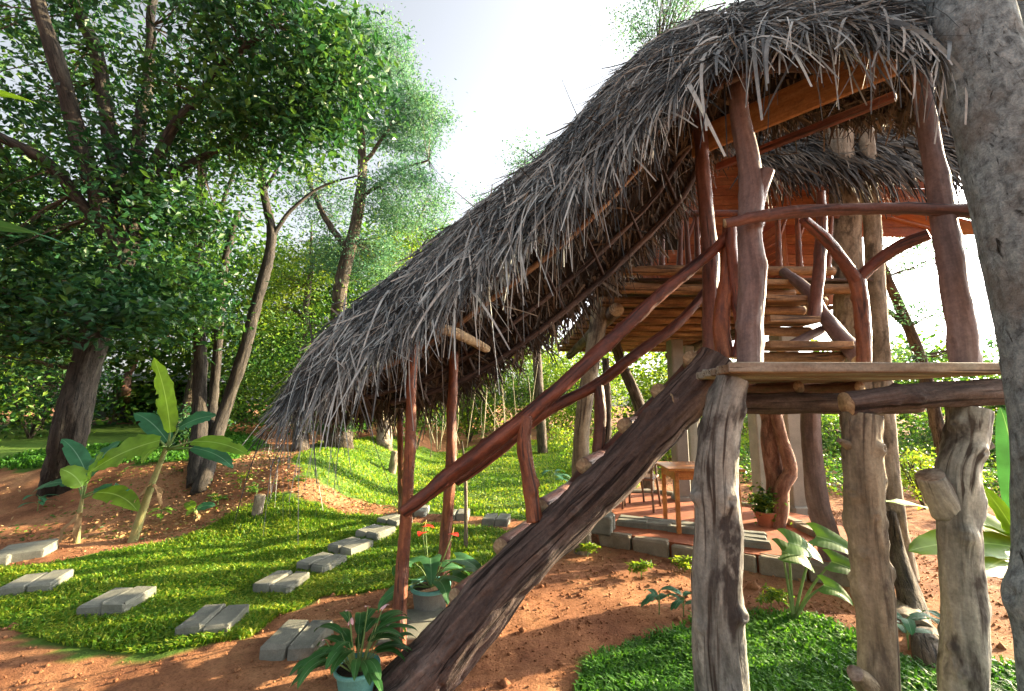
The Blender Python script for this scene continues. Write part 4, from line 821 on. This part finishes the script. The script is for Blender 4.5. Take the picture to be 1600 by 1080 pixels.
for px, py, L in ((640, 870, .30), (672, 860, .26), (700, 880, .3), (722, 862, .32), (715, 895, .26), (655, 905, .24), (622, 918, .26), (690, 905, .22), (740, 880, .28), (612, 935, .2)):
    q = P(px, py, ca[1]+rng.uniform(-.18, .12)); m0 = ca+np.array([0, 0, .16]); az = aim(m0, q)+rng.normal(0, .3)
    st = m0+(q-m0)*.8; tube('stalk', M['stem'], an, [m0, m0*.5+st*.5+np.array([0, 0, .04]), st], [.006, .005, .004], n=8, sides=6, rough=0)
    big_leaf('leaf', an, st, az, L, L*.62, .05, 1.5, M['anth_leaf'], heart=True, K=14, J=7, wave=.03)
for px, py in ((664, 822), (707, 834), (660, 832)):
    q = P(px, py, ca[1]-.03); tube('flower_stalk', M['stem'], an, [ca+np.array([0, 0, .16]), ca*.4+q*.6+np.array([0, .0, .05]), q], .004, n=8, sides=5, rough=0)
    big_leaf('flower', an, q, rng.uniform(-1, 1)-1.2, .085, .075, .15, .6, M['red_flower'], heart=True, K=9, J=5)
    tube('spadix', M['spadix'], an, [q, q+np.array([.01, 0, .045])], [.005, .003], n=4, sides=6, rough=0)
cp = G(1197, 822, ZP); cp[2] = ZP; sp = pot('potted_shrub', 'leafy plant in a small clay pot at the foot of the twisted red tree', cp, .08, .12, .17, 'clay_pot', 'clay_pot')
V, F, r0 = leaves_geo(cp+np.array([0, 0, .26])+rng.normal(0, .075, (500, 3)), .07); mk('foliage', V, F, M['leaf_mid'], sp, False, {'rnd': r0})
def seedling(label, px, py, h, n, mt, feathery=True):
    g = G(px, py); r = thing('seedling', label, 'plant', g)
    tube('stem', M['stem'], r, [g, g+np.array([.01, 0, h*.6])], [.005, .003], n=5, sides=5, rough=0)
    if feathery:
        for k in range(n):
            a = rng.uniform(0, 6.28); ln = h*rng.uniform(.35, .6); b = g+np.array([0, 0, h*rng.uniform(.25, .6)]); s = np.linspace(.15, 1, 9)
            d = np.array([cos(a), sin(a), 0]); C = b+np.outer(s*ln, d)+np.outer(s*ln*.6-s*s*ln*.5, [0, 0, 1]); sd_ = np.array([-sin(a), cos(a), 0])
            cc = np.concatenate([C+sd_*.02*(1-s)[:, None], C-sd_*.02*(1-s)[:, None], C]); V, F, rr = leaves_geo(cc, .045, .1, .35, .3)
            mk('leaf', V, F, M[mt], r, False, {'rnd': rr})
    else:
        for k in range(n): big_leaf('leaf', r, g+np.array([0, 0, h*rng.uniform(.2, .6)]), rng.uniform(0, 6.28), h*.55, h*.2, .8, 1.2, M[mt], stem=h*.12, K=8, J=5, stem_r=.003)
seedling('feathery bright seedling in front of the patio kerb, nearest the log', 918, 872, .22, 12, 'leaf_lime')
seedling('feathery bright seedling on the earth, second from the log', 1002, 905, .22, 12, 'leaf_lime')
seedling('feathery seedling left of the thick grey post', 1070, 895, .22, 10, 'leaf_lime'); seedling('feathery seedling on the lawn edge right of the thick grey post', 1205, 955, .26, 14, 'leaf_lime')
seedling('small dark-leaved seedling at the tip of the shaded lawn', 1030, 962, .30, 7, 'banana_shaded', False); seedling('dark-leaved seedling right beside the thick grey post', 1068, 965, .26, 7, 'banana_shaded', False)
seedling('little green sprout at the upper edge of the earth patch', 535, 918, .14, 7, 'banana', False); seedling('pale broad-leaved weed behind the tan post', 1420, 1020, .35, 8, 'banana_shaded', False)
seedling('broad-leaved weed right of the trunk buttress', 1480, 1010, .3, 7, 'banana_shaded', False); seedling('dark-leaved plant on the back lawn beside the short red post', 866, 765, .55, 8, 'banana_shaded', False)
for i, (px, py, h, w_) in enumerate(((250, 818, .28, 'narrow seedling between the banana plants and the trunk'), (400, 778, .3, 'leafy seedling beside the short stump'), (375, 765, .35, 'sapling with drooping leaves at the lawn corner'), (465, 762, .25, 'weed tuft on the sandy path edge'), (58, 800, .35, 'drooping weed left of the small banana plant'), (340, 790, .22, 'low weed in front of the twin trunks'))):
    seedling(w_, px, py, h, 8, ('banana', 'leaf_mid', 'leaf_lime', 'leaf_mid', 'banana_shaded', 'leaf_mid')[i], i not in (0, 4))
def stump(label, px, py, h, r0, lean=0):
    g = G(px, py); r = thing('stump', label, 'stump', g); tube('wood', M['bark_pale'], r, [g-np.array([0, 0, .05]), g+np.array([lean, 0, h])], [r0, r0*.95], n=16, sides=18, cap=M['cut_end'], rough=.1)
stump('short sawn stump at the corner of the lawn below the tree trunks', 401, 806, .26, .065, .03); stump('dark short stump on the back lawn left of the stair post', 612, 738, .42, .085, .06)
# ------------------------------------------------------------------ trees
def twig_geo(A, B, r0=.01, sag=.0):
    N = len(A); s = np.linspace(0, 1, 4)[None, :, None]; C = A[:, None]+(B-A)[:, None]*s+rng.normal(0, .03, (N, 4, 3))*s*(1-s)*4*np.linalg.norm(B-A, axis=1)[:, None, None]
    sd_ = unit(np.cross(np.gradient(C, axis=1), rng.normal(0, 1, (N, 1, 3)))); return ribbons(C, sd_, np.repeat(np.linspace(r0, r0*.35, 4)[None], N, 0))
def crown(root, blobs, leaf, mat, per=70, spread=.22, droop=.3, name='crown', aspect=.5, anchors=None, shell=.45):
    CC = []; AA = []
    for c, rr, n in blobs:
        c = np.array(c, float); d = unit(rng.normal(0, 1, (n, 3))); rad = rng.uniform(shell**2, 1, n)**.5
        q = c+d*rad[:, None]*np.array(rr); CC.append(q)
        a = np.array(anchors)[np.argmin(np.linalg.norm(np.array(anchors)[None]-q[:, None], axis=2), 1)] if anchors is not None else np.repeat(c[None], n, 0)
        AA.append(a)
    C = np.vstack(CC); A = np.vstack(AA)
    cnt = rng.integers(int(per*.4), int(per*1.5), len(C)); sz = rng.uniform(.6, 1.4, len(C))*spread
    p = np.repeat(C, cnt, 0)+rng.normal(0, 1, (cnt.sum(), 3))*np.repeat(sz, cnt)[:, None]*np.array([1, 1, .6])
    V, F, r = leaves_geo(p, leaf, droop, aspect); r = np.clip(.6*r+.4*np.repeat(np.repeat(rng.uniform(0, 1, len(C)), cnt), 4), 0, 1)
    o = mk(name, V, F, mat, root, False, {'rnd': r})
    far_ = np.linalg.norm(C-A, axis=1); k = rng.random(len(C)) < .8
    tv, tf = twig_geo(A[k]+(C[k]-A[k])*0, C[k], .012 if leaf > .06 else .009); mk('twigs', tv, tf, M['bark_brown'], root, False, {'tc': tv}, tag={'kind': 'stuff'})
    return o
def tree(name, label, trunk, rad, limbs, blobs, leaf, mat, bark='bark_brown', per=70, spread=.22, sides=20, ridge=.05, cat='tree', n=None, group=None, **k):
    trunk = [np.array(t, float) for t in trunk]; b = trunk[0].copy(); b[2] = zg1(b[0], b[1])-.06
    r = thing(name, label, cat, b, group); trunk[0] = b
    tube('trunk', M[bark], r, trunk, rad, n=n or 70, sides=sides, rough=.10, ridge=ridge, knots=5)
    anc = list(spline(np.array(trunk), 12)[5:])
    for lp, lr in limbs:
        tube('limb', M[bark], r, lp, lr, n=30, sides=10, rough=.12, wob=.03); anc += list(spline(np.array(lp), 8)[2:])
    if blobs: crown(r, blobs, leaf, M[mat], per, spread, anchors=anc, **k)
    return r
def blob(px, py, Y, rx, ry, rz, n): return (P(px, py, Y), (rx, ry, rz), n)
# big dark tree on the left bank
tr = [G(95, 760), P(108, 680, 6.3), P(128, 590, 6.3), P(150, 520, 6.3), P(180, 440, 6.3), P(200, 385, 6.3), P(205, 330, 6.3)]
LT = tree('broadleaf_tree', 'big dark-trunked leafy tree leaning over the earth bank on the left', tr, [.25, .20, .175, .17, .16, .14, .12],
  [([P(195, 400, 6.3), P(150, 300, 6.0), P(118, 190, 5.8), P(85, 90, 5.6), P(50, -30, 5.4)], [.13, .12, .11, .10, .08]),
   ([P(200, 360, 6.3), P(175, 230, 6.4), P(155, 110, 6.5), P(105, -30, 6.6)], [.13, .11, .10, .08]),
   ([P(204, 340, 6.3), P(222, 200, 6.6), P(236, 60, 6.8), P(245, -60, 7)], [.12, .09, .07, .05]),
   ([P(190, 410, 6.3), P(130, 320, 6.0), P(50, 240, 5.6), P(-60, 180, 5.3)], [.10, .08, .07, .05]),
   ([P(206, 330, 6.3), P(270, 210, 6.0), P(340, 110, 5.8), P(430, 40, 5.6)], [.10, .07, .05, .04]),
   ([P(214, 300, 6.3), P(330, 240, 6.3), P(440, 180, 6.2), P(540, 130, 6.0)], [.07, .05, .04, .03])],
  [blob(40, 40, 6.4, 2.2, 1.5, 1.2, 42), blob(250, 40, 6.8, 1.9, 1.4, 1.2, 62), blob(420, 50, 6.0, 1.2, 1.0, .9, 75), blob(520, 120, 5.9, .72, .8, .7, 55),
   blob(350, 190, 6.4, 1.2, 1.0, .8, 52), blob(60, 290, 6.6, 1.6, 1.2, .9, 50), blob(180, 290, 5.9, .9, .6, .6, 24), blob(440, 200, 6.2, .9, .8, .5, 45),
   blob(40, 440, 6.6, 1.5, 1.0, .8, 85), blob(240, 440, 6.7, .9, .8, .8, 58), blob(160, 480, 5.7, .8, .3, .35, 26), blob(-80, 350, 6, 1.2, 1, 1.3, 60), blob(300, 490, 7.2, .6, .6, .6, 26), blob(120, 180, 6.8, 1.3, .8, .8, 34), blob(0, 520, 6.0, .8, .7, .4, 34), blob(290, 330, 6.8, .7, .6, .7, 34)],
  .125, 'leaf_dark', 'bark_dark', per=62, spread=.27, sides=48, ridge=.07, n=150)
tree('broadleaf_tree', 'slender dark straight trunk right of the big tree, rising from the bank', [G(308, 758), P(312, 640, 7.6), P(312, 520, 7.6), P(300, 430, 7.6), P(312, 300, 7.7), P(330, 180, 7.8)], [.14, .115, .10, .09, .08, .06],
  [([P(302, 420, 7.6), P(340, 340, 7.6), P(370, 260, 7.8)], [.05, .04, .03])], [blob(320, 200, 7.8, 1.0, 1, 1.0, 45), blob(300, 420, 8, .6, .7, .8, 30), blob(380, 300, 8, .6, .6, .5, 14)], .085, 'leaf_mid', 'bark_dark', per=45)
tree('broadleaf_tree', 'thin brown trunk just right of the straight dark one', [G(322, 752), P(332, 640, 8.0), P(342, 520, 8.0), P(350, 420, 8.1), P(372, 330, 8.2)], [.09, .08, .075, .07, .05], [], [blob(372, 350, 8.4, .5, .5, .5, 12)], .08, 'leaf_mid', 'bark_dark', per=35)
tree('leaning_tree', 'twisting pale-barked trunk leaning right with thin bare limbs', [G(312, 770), P(345, 660, 7.7), P(378, 560, 7.8), P(402, 470, 7.9), P(424, 375, 8.0), P(412, 300, 8.1), P(405, 235, 8.1)], [.115, .105, .10, .095, .085, .07, .05],
  [([P(424, 375, 8), P(460, 320, 8.1), P(505, 290, 8.3), P(560, 275, 8.4)], [.045, .035, .025, .015]), ([P(412, 300, 8.1), P(440, 240, 8.2), P(450, 170, 8.3)], [.035, .025, .015]), ([P(405, 250, 8.1), P(380, 200, 8.2), P(370, 120, 8.2)], [.03, .02, .015])],
  [blob(430, 170, 8.4, .9, .6, .6, 22), blob(520, 270, 8.5, .7, .6, .3, 10)], .07, 'leaf_mid', 'bark_dark', per=40)
tree('tall_tree', 'tall tree with blue-green feathery crown standing against the white sky', [G(530, 700), P(528, 560, 13), P(532, 450, 13), P(556, 350, 13), P(566, 260, 13), P(560, 150, 13), P(565, 60, 13)], [.30, .24, .21, .18, .14, .1, .05],
  [([P(545, 390, 13), P(510, 345, 13), P(485, 290, 13), P(470, 230, 13)], [.12, .09, .06, .04]), ([P(566, 260, 13), P(610, 200, 13), P(640, 150, 13)], [.07, .05, .03]), ([P(560, 310, 13), P(620, 270, 13), P(670, 250, 13)], [.07, .05, .03])],
  [blob(575, 90, 13, 1.5, 1.5, 1.3, 170), blob(640, 190, 13, 1.25, 1.2, 1.1, 170), blob(540, 190, 13.5, 1.4, 1.3, 1.1, 110), blob(635, 310, 13, 1.5, 1.3, 1.0, 130), blob(500, 310, 13.5, 1.2, 1.2, 1.0, 60), blob(560, 400, 13.5, 1.6, 1.3, .8, 100)],
  .10, 'leaf_hazed', 'bark_brown', per=75, spread=.26, aspect=.4)
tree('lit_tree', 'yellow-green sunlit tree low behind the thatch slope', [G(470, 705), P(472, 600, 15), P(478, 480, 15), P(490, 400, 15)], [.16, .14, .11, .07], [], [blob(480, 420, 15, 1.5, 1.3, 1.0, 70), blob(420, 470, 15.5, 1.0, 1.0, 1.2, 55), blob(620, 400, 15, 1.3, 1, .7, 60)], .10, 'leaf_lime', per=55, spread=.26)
tree('lit_tree', 'forked pale tree right behind the thatch slope', [G(600, 700), P(605, 560, 16), P(612, 450, 16), P(618, 370, 16), P(612, 330, 16)], [.2, .16, .12, .1, .05], [([P(616, 400, 16), P(650, 350, 16), P(670, 310, 16)], [.08, .05, .03])], [blob(650, 350, 16, 1.5, 1.2, 1.0, 60), blob(700, 380, 16.5, 1.0, 1, .7, 40)], .09, 'leaf_mid', 'bark_pale', per=50, spread=.25)
tree('tall_tree', 'feathery tree showing above the thatch ridge against the sky', [(4.2, 10.5, 0), (4.3, 10.5, 4), (4.0, 10.5, 7.5), (3.8, 10.3, 10.5)], [.22, .19, .14, .06], [], [blob(1030, 20, 10.5, 1.1, 1, 1.4, 75), blob(1090, -60, 10.5, 1.6, 1.2, 1.4, 70)], .085, 'leaf_hazed', 'bark_brown', per=60, spread=.25, aspect=.4)
tree('small_tree', 'small pale treetop peeking over the middle of the thatch ridge', [(.9, 13, 0), (.7, 13, 4), (.55, 13, 7.2)], [.15, .12, .05], [], [blob(835, 255, 13, .95, .9, .55, 40), blob(760, 320, 13, .4, .4, .35, 10)], .08, 'leaf_hazed', per=50)
# trees on the right
BT = thing('near_tree', 'huge grey-green rough tree trunk filling the right edge of the photo', 'tree', (2.05, 1.72, 0))
bt = [P(1690, 1240, 1.72), P(1688, 1000, 1.72), P(1675, 800, 1.72), P(1648, 560, 1.74), P(1600, 340, 1.78), P(1553, 160, 1.85), P(1515, 20, 1.95), P(1485, -140, 2.1)]
bt[0] = np.array([bt[1][0]+.02, 1.72, -.08])
tube('trunk', M['bark_lichen'], BT, bt, [.20, .165, .150, .150, .155, .150, .145, .14], n=380, sides=110, rough=.05, ridge=.02, knots=10, seed=8, rscale=1.4)
tube('limb', M['bark_lichen'], BT, [P(1650, 420, 1.95), P(1640, 300, 2.15), P(1612, 150, 2.3), P(1590, 20, 2.4), P(1570, -100, 2.5)], [.15, .15, .14, .13, .12], n=120, sides=40, rough=.06, ridge=.02, rscale=1.4)
tree('broadleaf_tree', 'grey lichen-spotted trunk rising through the landing behind the red Y-shaped post', [(3.55, 4.55, 0), P(1335, 560, 4.5), P(1325, 450, 4.5), P(1320, 330, 4.5), P(1312, 220, 4.55), P(1300, 60, 4.6), P(1290, -200, 4.7)], [.16, .145, .135, .13, .125, .12, .1], [], [], .1, 'leaf_mid', 'bark_pale', sides=30, n=120)
bts = tree('broadleaf_tree', 'slimmer pale trunk with a flared buttress foot behind the tan post', [G(1428, 985), P(1415, 930, 4.2), P(1400, 860, 4.25), P(1388, 750, 4.3), P(1380, 640, 4.35), P(1372, 500, 4.4), P(1362, 350, 4.45), P(1350, 150, 4.5)], [.14, .135, .12, .095, .09, .085, .08, .07], [], [], .1, 'leaf_mid', 'bark_pale', sides=30, n=120)
tube('buttress', M['bark_brown'], bts, [G(1475, 1065)-np.array([0, 0, .14]), G(1462, 1040), P(1440, 985, 3.5), P(1420, 930, 3.8), P(1400, 860, 4.1), P(1392, 800, 4.2)], [.10, .10, .095, .085, .07, .04], n=30, sides=18, rough=.1)
rt = tree('twisted_tree', 'reddish twisted tree with intertwined double trunk beside the concrete pillars', [P(1212, 832, 5.6), P(1214, 760, 5.6), P(1206, 700, 5.6), P(1203, 650, 5.6), P(1185, 620, 5.6), P(1168, 590, 5.6)], [.13, .12, .115, .11, .09, .06],
   [([P(1212, 830, 5.45), P(1220, 760, 5.4), P(1234, 735, 5.4), P(1222, 690, 5.4), P(1216, 650, 5.42), P(1208, 612, 5.45), P(1206, 570, 5.5)], [.09, .085, .08, .07, .065, .055, .05]), ([P(1206, 660, 5.6), P(1232, 625, 5.6), P(1250, 590, 5.6)], [.08, .06, .05])], [], .1, 'leaf_mid', 'bark_red', sides=26, n=80)
tree('dark_tree', 'dark slanting thin trunk behind the stair log, leaning left as it rises', [P(1010, 690, 8), P(1002, 650, 8), P(985, 600, 8), P(968, 560, 8), P(955, 500, 8)], [.12, .11, .1, .09, .07], [], [], .09, 'leaf_lime')
# loose leafy sprays and trees beyond, right-hand side
tree('feathery_tree', 'sparse feathery tree with pale sprays in the bright gap right of the hut', [(7.4, 7.6, 0), (7.2, 7.6, 2.2), (6.6, 7.5, 4.0), (6.2, 7.4, 5.2)], [.1, .09, .07, .04],
   [([(6.9, 7.55, 3.0), (6.0, 7.5, 3.6), (5.4, 7.5, 3.8)], [.04, .03, .02])], [blob(1400, 490, 7.5, .75, .5, .28, 26), blob(1430, 400, 7.5, .7, .5, .35, 26), blob(1410, 340, 7.5, .8, .5, .3, 22), blob(1390, 560, 7.6, .5, .4, .2, 10), blob(1545, 550, 7.6, .35, .4, .3, 14)], .07, 'leaf_hazed', per=45, spread=.16, aspect=.35)
bushes = [ # x, y, height, radius, leaf material, leaf size, label
 (-1.6, 16.5, 3.0, 1.6, 'leaf_lime', 'sunlit yellow-green shrub beyond the back lawn, left of the stair posts'),
 (.6, 17, 3.2, 1.7, 'leaf_mid', 'mid green shrub beyond the back lawn behind the handrail'),
 (2.6, 16, 3.2, 1.6, 'leaf_lime', 'bright shrub beyond the lawn behind the pale hut stilt'),
 (-4.3, 13, 2.6, 1.2, 'leaf_dark', 'dark shrub behind the leaning pale trunk'),
 (-2.7, 12.6, 2.3, 1.1, 'leaf_mid', 'green shrub by the bend of the sandy path'),
 (-12.5, 11.5, 2.6, 1.6, 'leaf_dark', 'dark undergrowth shrub at the far left edge'),
 (-6.2, 14, 2.2, 1.3, 'leaf_mid', 'green shrub behind the big leaning tree'),
 (-16, 13, 4.0, 2.0, 'leaf_lime', 'sunlit shrub at the left edge beyond the dark one'),
 (4.9, 12.5, 1.9, 1.3, 'leaf_lime', 'bright shrub seen between the concrete pillars'),
 (6.8, 12, 1.6, 1.3, 'leaf_mid', 'green shrub behind the dark curving stilt'),
 (9.0, 12, 1.5, 1.2, 'leaf_mid', 'low shrub behind the slim pale trunk'),
 (11, 11, 1.5, 1.3, 'leaf_mid', 'green shrub right of the buttressed trunk'),
 (13.5, 11.5, 1.6, 1.5, 'leaf_dark', 'deep green shrub far right under the landing end'),
 (6.3, 6.9, .9, .5, 'leaf_lime', 'low sunlit undergrowth at the right end of the patio'),
 (7.5, 6.6, .7, .5, 'leaf_mid', 'low weedy clump on the slope right of the patio'),
 (-6.8, 9.2, .9, .7, 'leaf_dark', 'low dark weeds at the foot of the big tree'),
 (-3.9, 9.6, .9, .6, 'leaf_mid', 'low weeds beside the sandy path top'),
]
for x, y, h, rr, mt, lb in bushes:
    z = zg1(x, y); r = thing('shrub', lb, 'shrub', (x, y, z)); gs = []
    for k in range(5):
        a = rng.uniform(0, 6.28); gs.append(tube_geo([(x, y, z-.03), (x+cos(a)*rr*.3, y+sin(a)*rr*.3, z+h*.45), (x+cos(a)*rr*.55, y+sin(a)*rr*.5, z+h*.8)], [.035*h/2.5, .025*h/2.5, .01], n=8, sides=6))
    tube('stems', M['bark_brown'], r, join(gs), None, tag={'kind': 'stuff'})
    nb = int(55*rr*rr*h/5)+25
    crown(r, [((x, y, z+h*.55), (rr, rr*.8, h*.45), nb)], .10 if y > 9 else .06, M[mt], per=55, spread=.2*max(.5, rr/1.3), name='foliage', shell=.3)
def cover(name, label, x0, x1, y0, y1, n, h, mat, leaf):
    q = np.stack([rng.uniform(x0, x1, n), rng.uniform(y0, y1, n)], -1); k = fbm(np.stack([q[:, 0]*.8, q[:, 1]*.8, 0*q[:, 0]], -1), 64, 2); q = q[k > -.35]; k = k[k > -.35]
    c = np.stack([q[:, 0], q[:, 1], zg(q[:, 0], q[:, 1])+rng.uniform(.02, 1, len(q))*h*(.6+.8*np.clip(k+.35, 0, 1))], -1)
    c = np.repeat(c, 12, 0)+rng.normal(0, .10, (len(c)*12, 3)); V, F, rr = leaves_geo(c, leaf, .1, .5); mk(name, V, F, M[mat], None, False, {'rnd': rr}, tag={'kind': 'stuff', 'label': label, 'category': 'undergrowth'})
cover('undergrowth', 'rank green undergrowth covering the ground beyond the patio on the right', 4.6, 17, 7.6, 17, 5200, .42, 'leaf_mid', .085)
cover('undergrowth', 'low green undergrowth at the back of the lawn behind the hut stilts', 1.2, 5, 9.5, 15, 1500, .5, 'leaf_lime', .085)
# far wood all round the view
def far_wood(name, label, arcs, mat, leaf):
    P_ = []
    for az0, az1, d0, d1, h0, h1, n in arcs:
        az = rng.uniform(az0, az1, n); d = rng.uniform(d0, d1, n); hh = h0+(h1-h0)*(.5+.5*vn(np.stack([az*9, 0*az, 0*az], -1), 6))+rng.normal(0, .4, n)
        x, y = np.sin(az)*d, np.cos(az)*d; z = zg(x, y)+rng.uniform(0, 1, n)**.8*hh
        P_.append(np.stack([x, y, z], -1))
    C = np.vstack(P_); k = 34; p = np.repeat(C, k, 0)+rng.normal(0, .42, (len(C)*k, 3)); V, F, r = leaves_geo(p, leaf, .3, .55)
    r = np.clip(.5*r+.5*np.repeat(rng.uniform(0, 1, len(C)), k*4), 0, 1); mk(name, V, F, M[mat], None, False, {'rnd': r}, tag={'kind': 'stuff', 'label': label, 'category': 'wood'})
R_ = radians
far_wood('distant_wood', 'mass of mixed green trees closing the background on the left', [(R_(-66), R_(-4), 19, 25, 6.0, 9.5, 1700)], 'leaf_mid', .26)
far_wood('distant_wood', 'leafy green thicket filling the gaps between the trunks on the left', [(R_(-62), R_(-46), 14, 18, 2.5, 5.5, 420), (R_(-33), R_(-14), 13.5, 18, 2.5, 5.2, 520)], 'leaf_mid', .11)
far_wood('distant_wood', 'bright mass of foliage closing the background behind the stairs and the lawn', [(R_(-30), R_(24), 20, 26, 3.6, 5.6, 900)], 'leaf_lime', .24)
far_wood('distant_wood', 'green wooded slope low behind the patio and posts on the right', [(R_(18), R_(66), 24, 32, 2.4, 4.2, 1000)], 'leaf_mid', .26)
# more trunks standing in the wood
for i, (x, y, h, r0, lb) in enumerate(((-14.5, 13.5, 7, .13, 'leafy tree at the far left beyond the dark grass'), (-11.2, 15, 7.5, .14, 'leafy tree left of the shed'), (-8.2, 17, 8, .15, 'leafy tree right behind the shed'), (-5.6, 18, 8, .14, 'leafy tree between the leaning trunk and the tall tree'), (-18, 16, 8, .15, 'leafy tree farthest left against the sky gaps'))):
    z = zg1(x, y); tree('woodland_tree', lb, [(x, y, z), (x+.3, y, z+h*.4), (x+.1, y, z+h*.75), (x, y, z+h)], [r0, r0*.8, r0*.6, .03], [], [((x, y, z+h*.75), (1.9, 1.6, h*.28), 60), ((x+.4, y, z+h*.45), (1.6, 1.3, 1.2), 30)], .13, ('leaf_dark', 'leaf_mid', 'leaf_mid', 'leaf_hazed', 'leaf_hazed')[i], per=50, spread=.3)
# dry hanging canes behind the low end of the thatch
bc = thing('cane_thicket', 'thicket of pale dry canes hanging behind the low end of the thatch', 'canes', G(500, 705))
for i in range(38):
    px = rng.uniform(470, 860); Yc = rng.uniform(9.5, 12.5); b = P(px, rng.uniform(690, 715), Yc); t_ = P(px+rng.normal(0, 18), rng.uniform(560, 610), Yc)
    b[2] = max(b[2], zg1(b[0], b[1])-.02); tube('cane', M['dry_culm'], bc, [b, b*.5+t_*.5+rng.normal(0, .05, 3), t_], [.012, .011, .008], n=8, sides=5, rough=.05)
# shed behind the bank
sx, sy = P(235, 640, 17)[:2]; sz = zg1(sx, sy); sh = thing('shed', 'low dark open shed with a pale tin roof behind the sandy bank', 'shed', (sx, sy, sz))
beam('back_wall', M['shaded_wall'], sh, (sx-2.6, sy+1.2, sz+.8), (sx+2.9, sy+1.2, sz+.8), .1, 1.6)
for i in range(11): beam('roof_sheet', M['tin'], sh, (sx-2.9+i*.56, sy-.6, sz+1.55+rng.normal(0, .02)), (sx-2.9+i*.56, sy+1.5, sz+1.95), .54, .03)
for x in (-2.4, -.9, 1.1, 2.7): tube('shed_post', M['bark_pale'], sh, [(sx+x, sy-.5, sz), (sx+x, sy-.5, sz+1.55)], .07, n=8, sides=8)
beam('tarpaulin', M['blue_sheet'], sh, (sx-2.4, sy-.4, sz+.45), (sx-.9, sy-.35, sz+.6), .04, .7)
tree('lit_tree', 'short orange sunlit trunk standing before the shed', [G(194, 644), P(196, 620, 15), P(200, 585, 15)], [.16, .14, .1], [([P(200, 590, 15), P(215, 560, 15)], [.07, .04])], [blob(215, 540, 15, .6, .5, .4, 14)], .1, 'leaf_mid', 'bark_red', per=40)
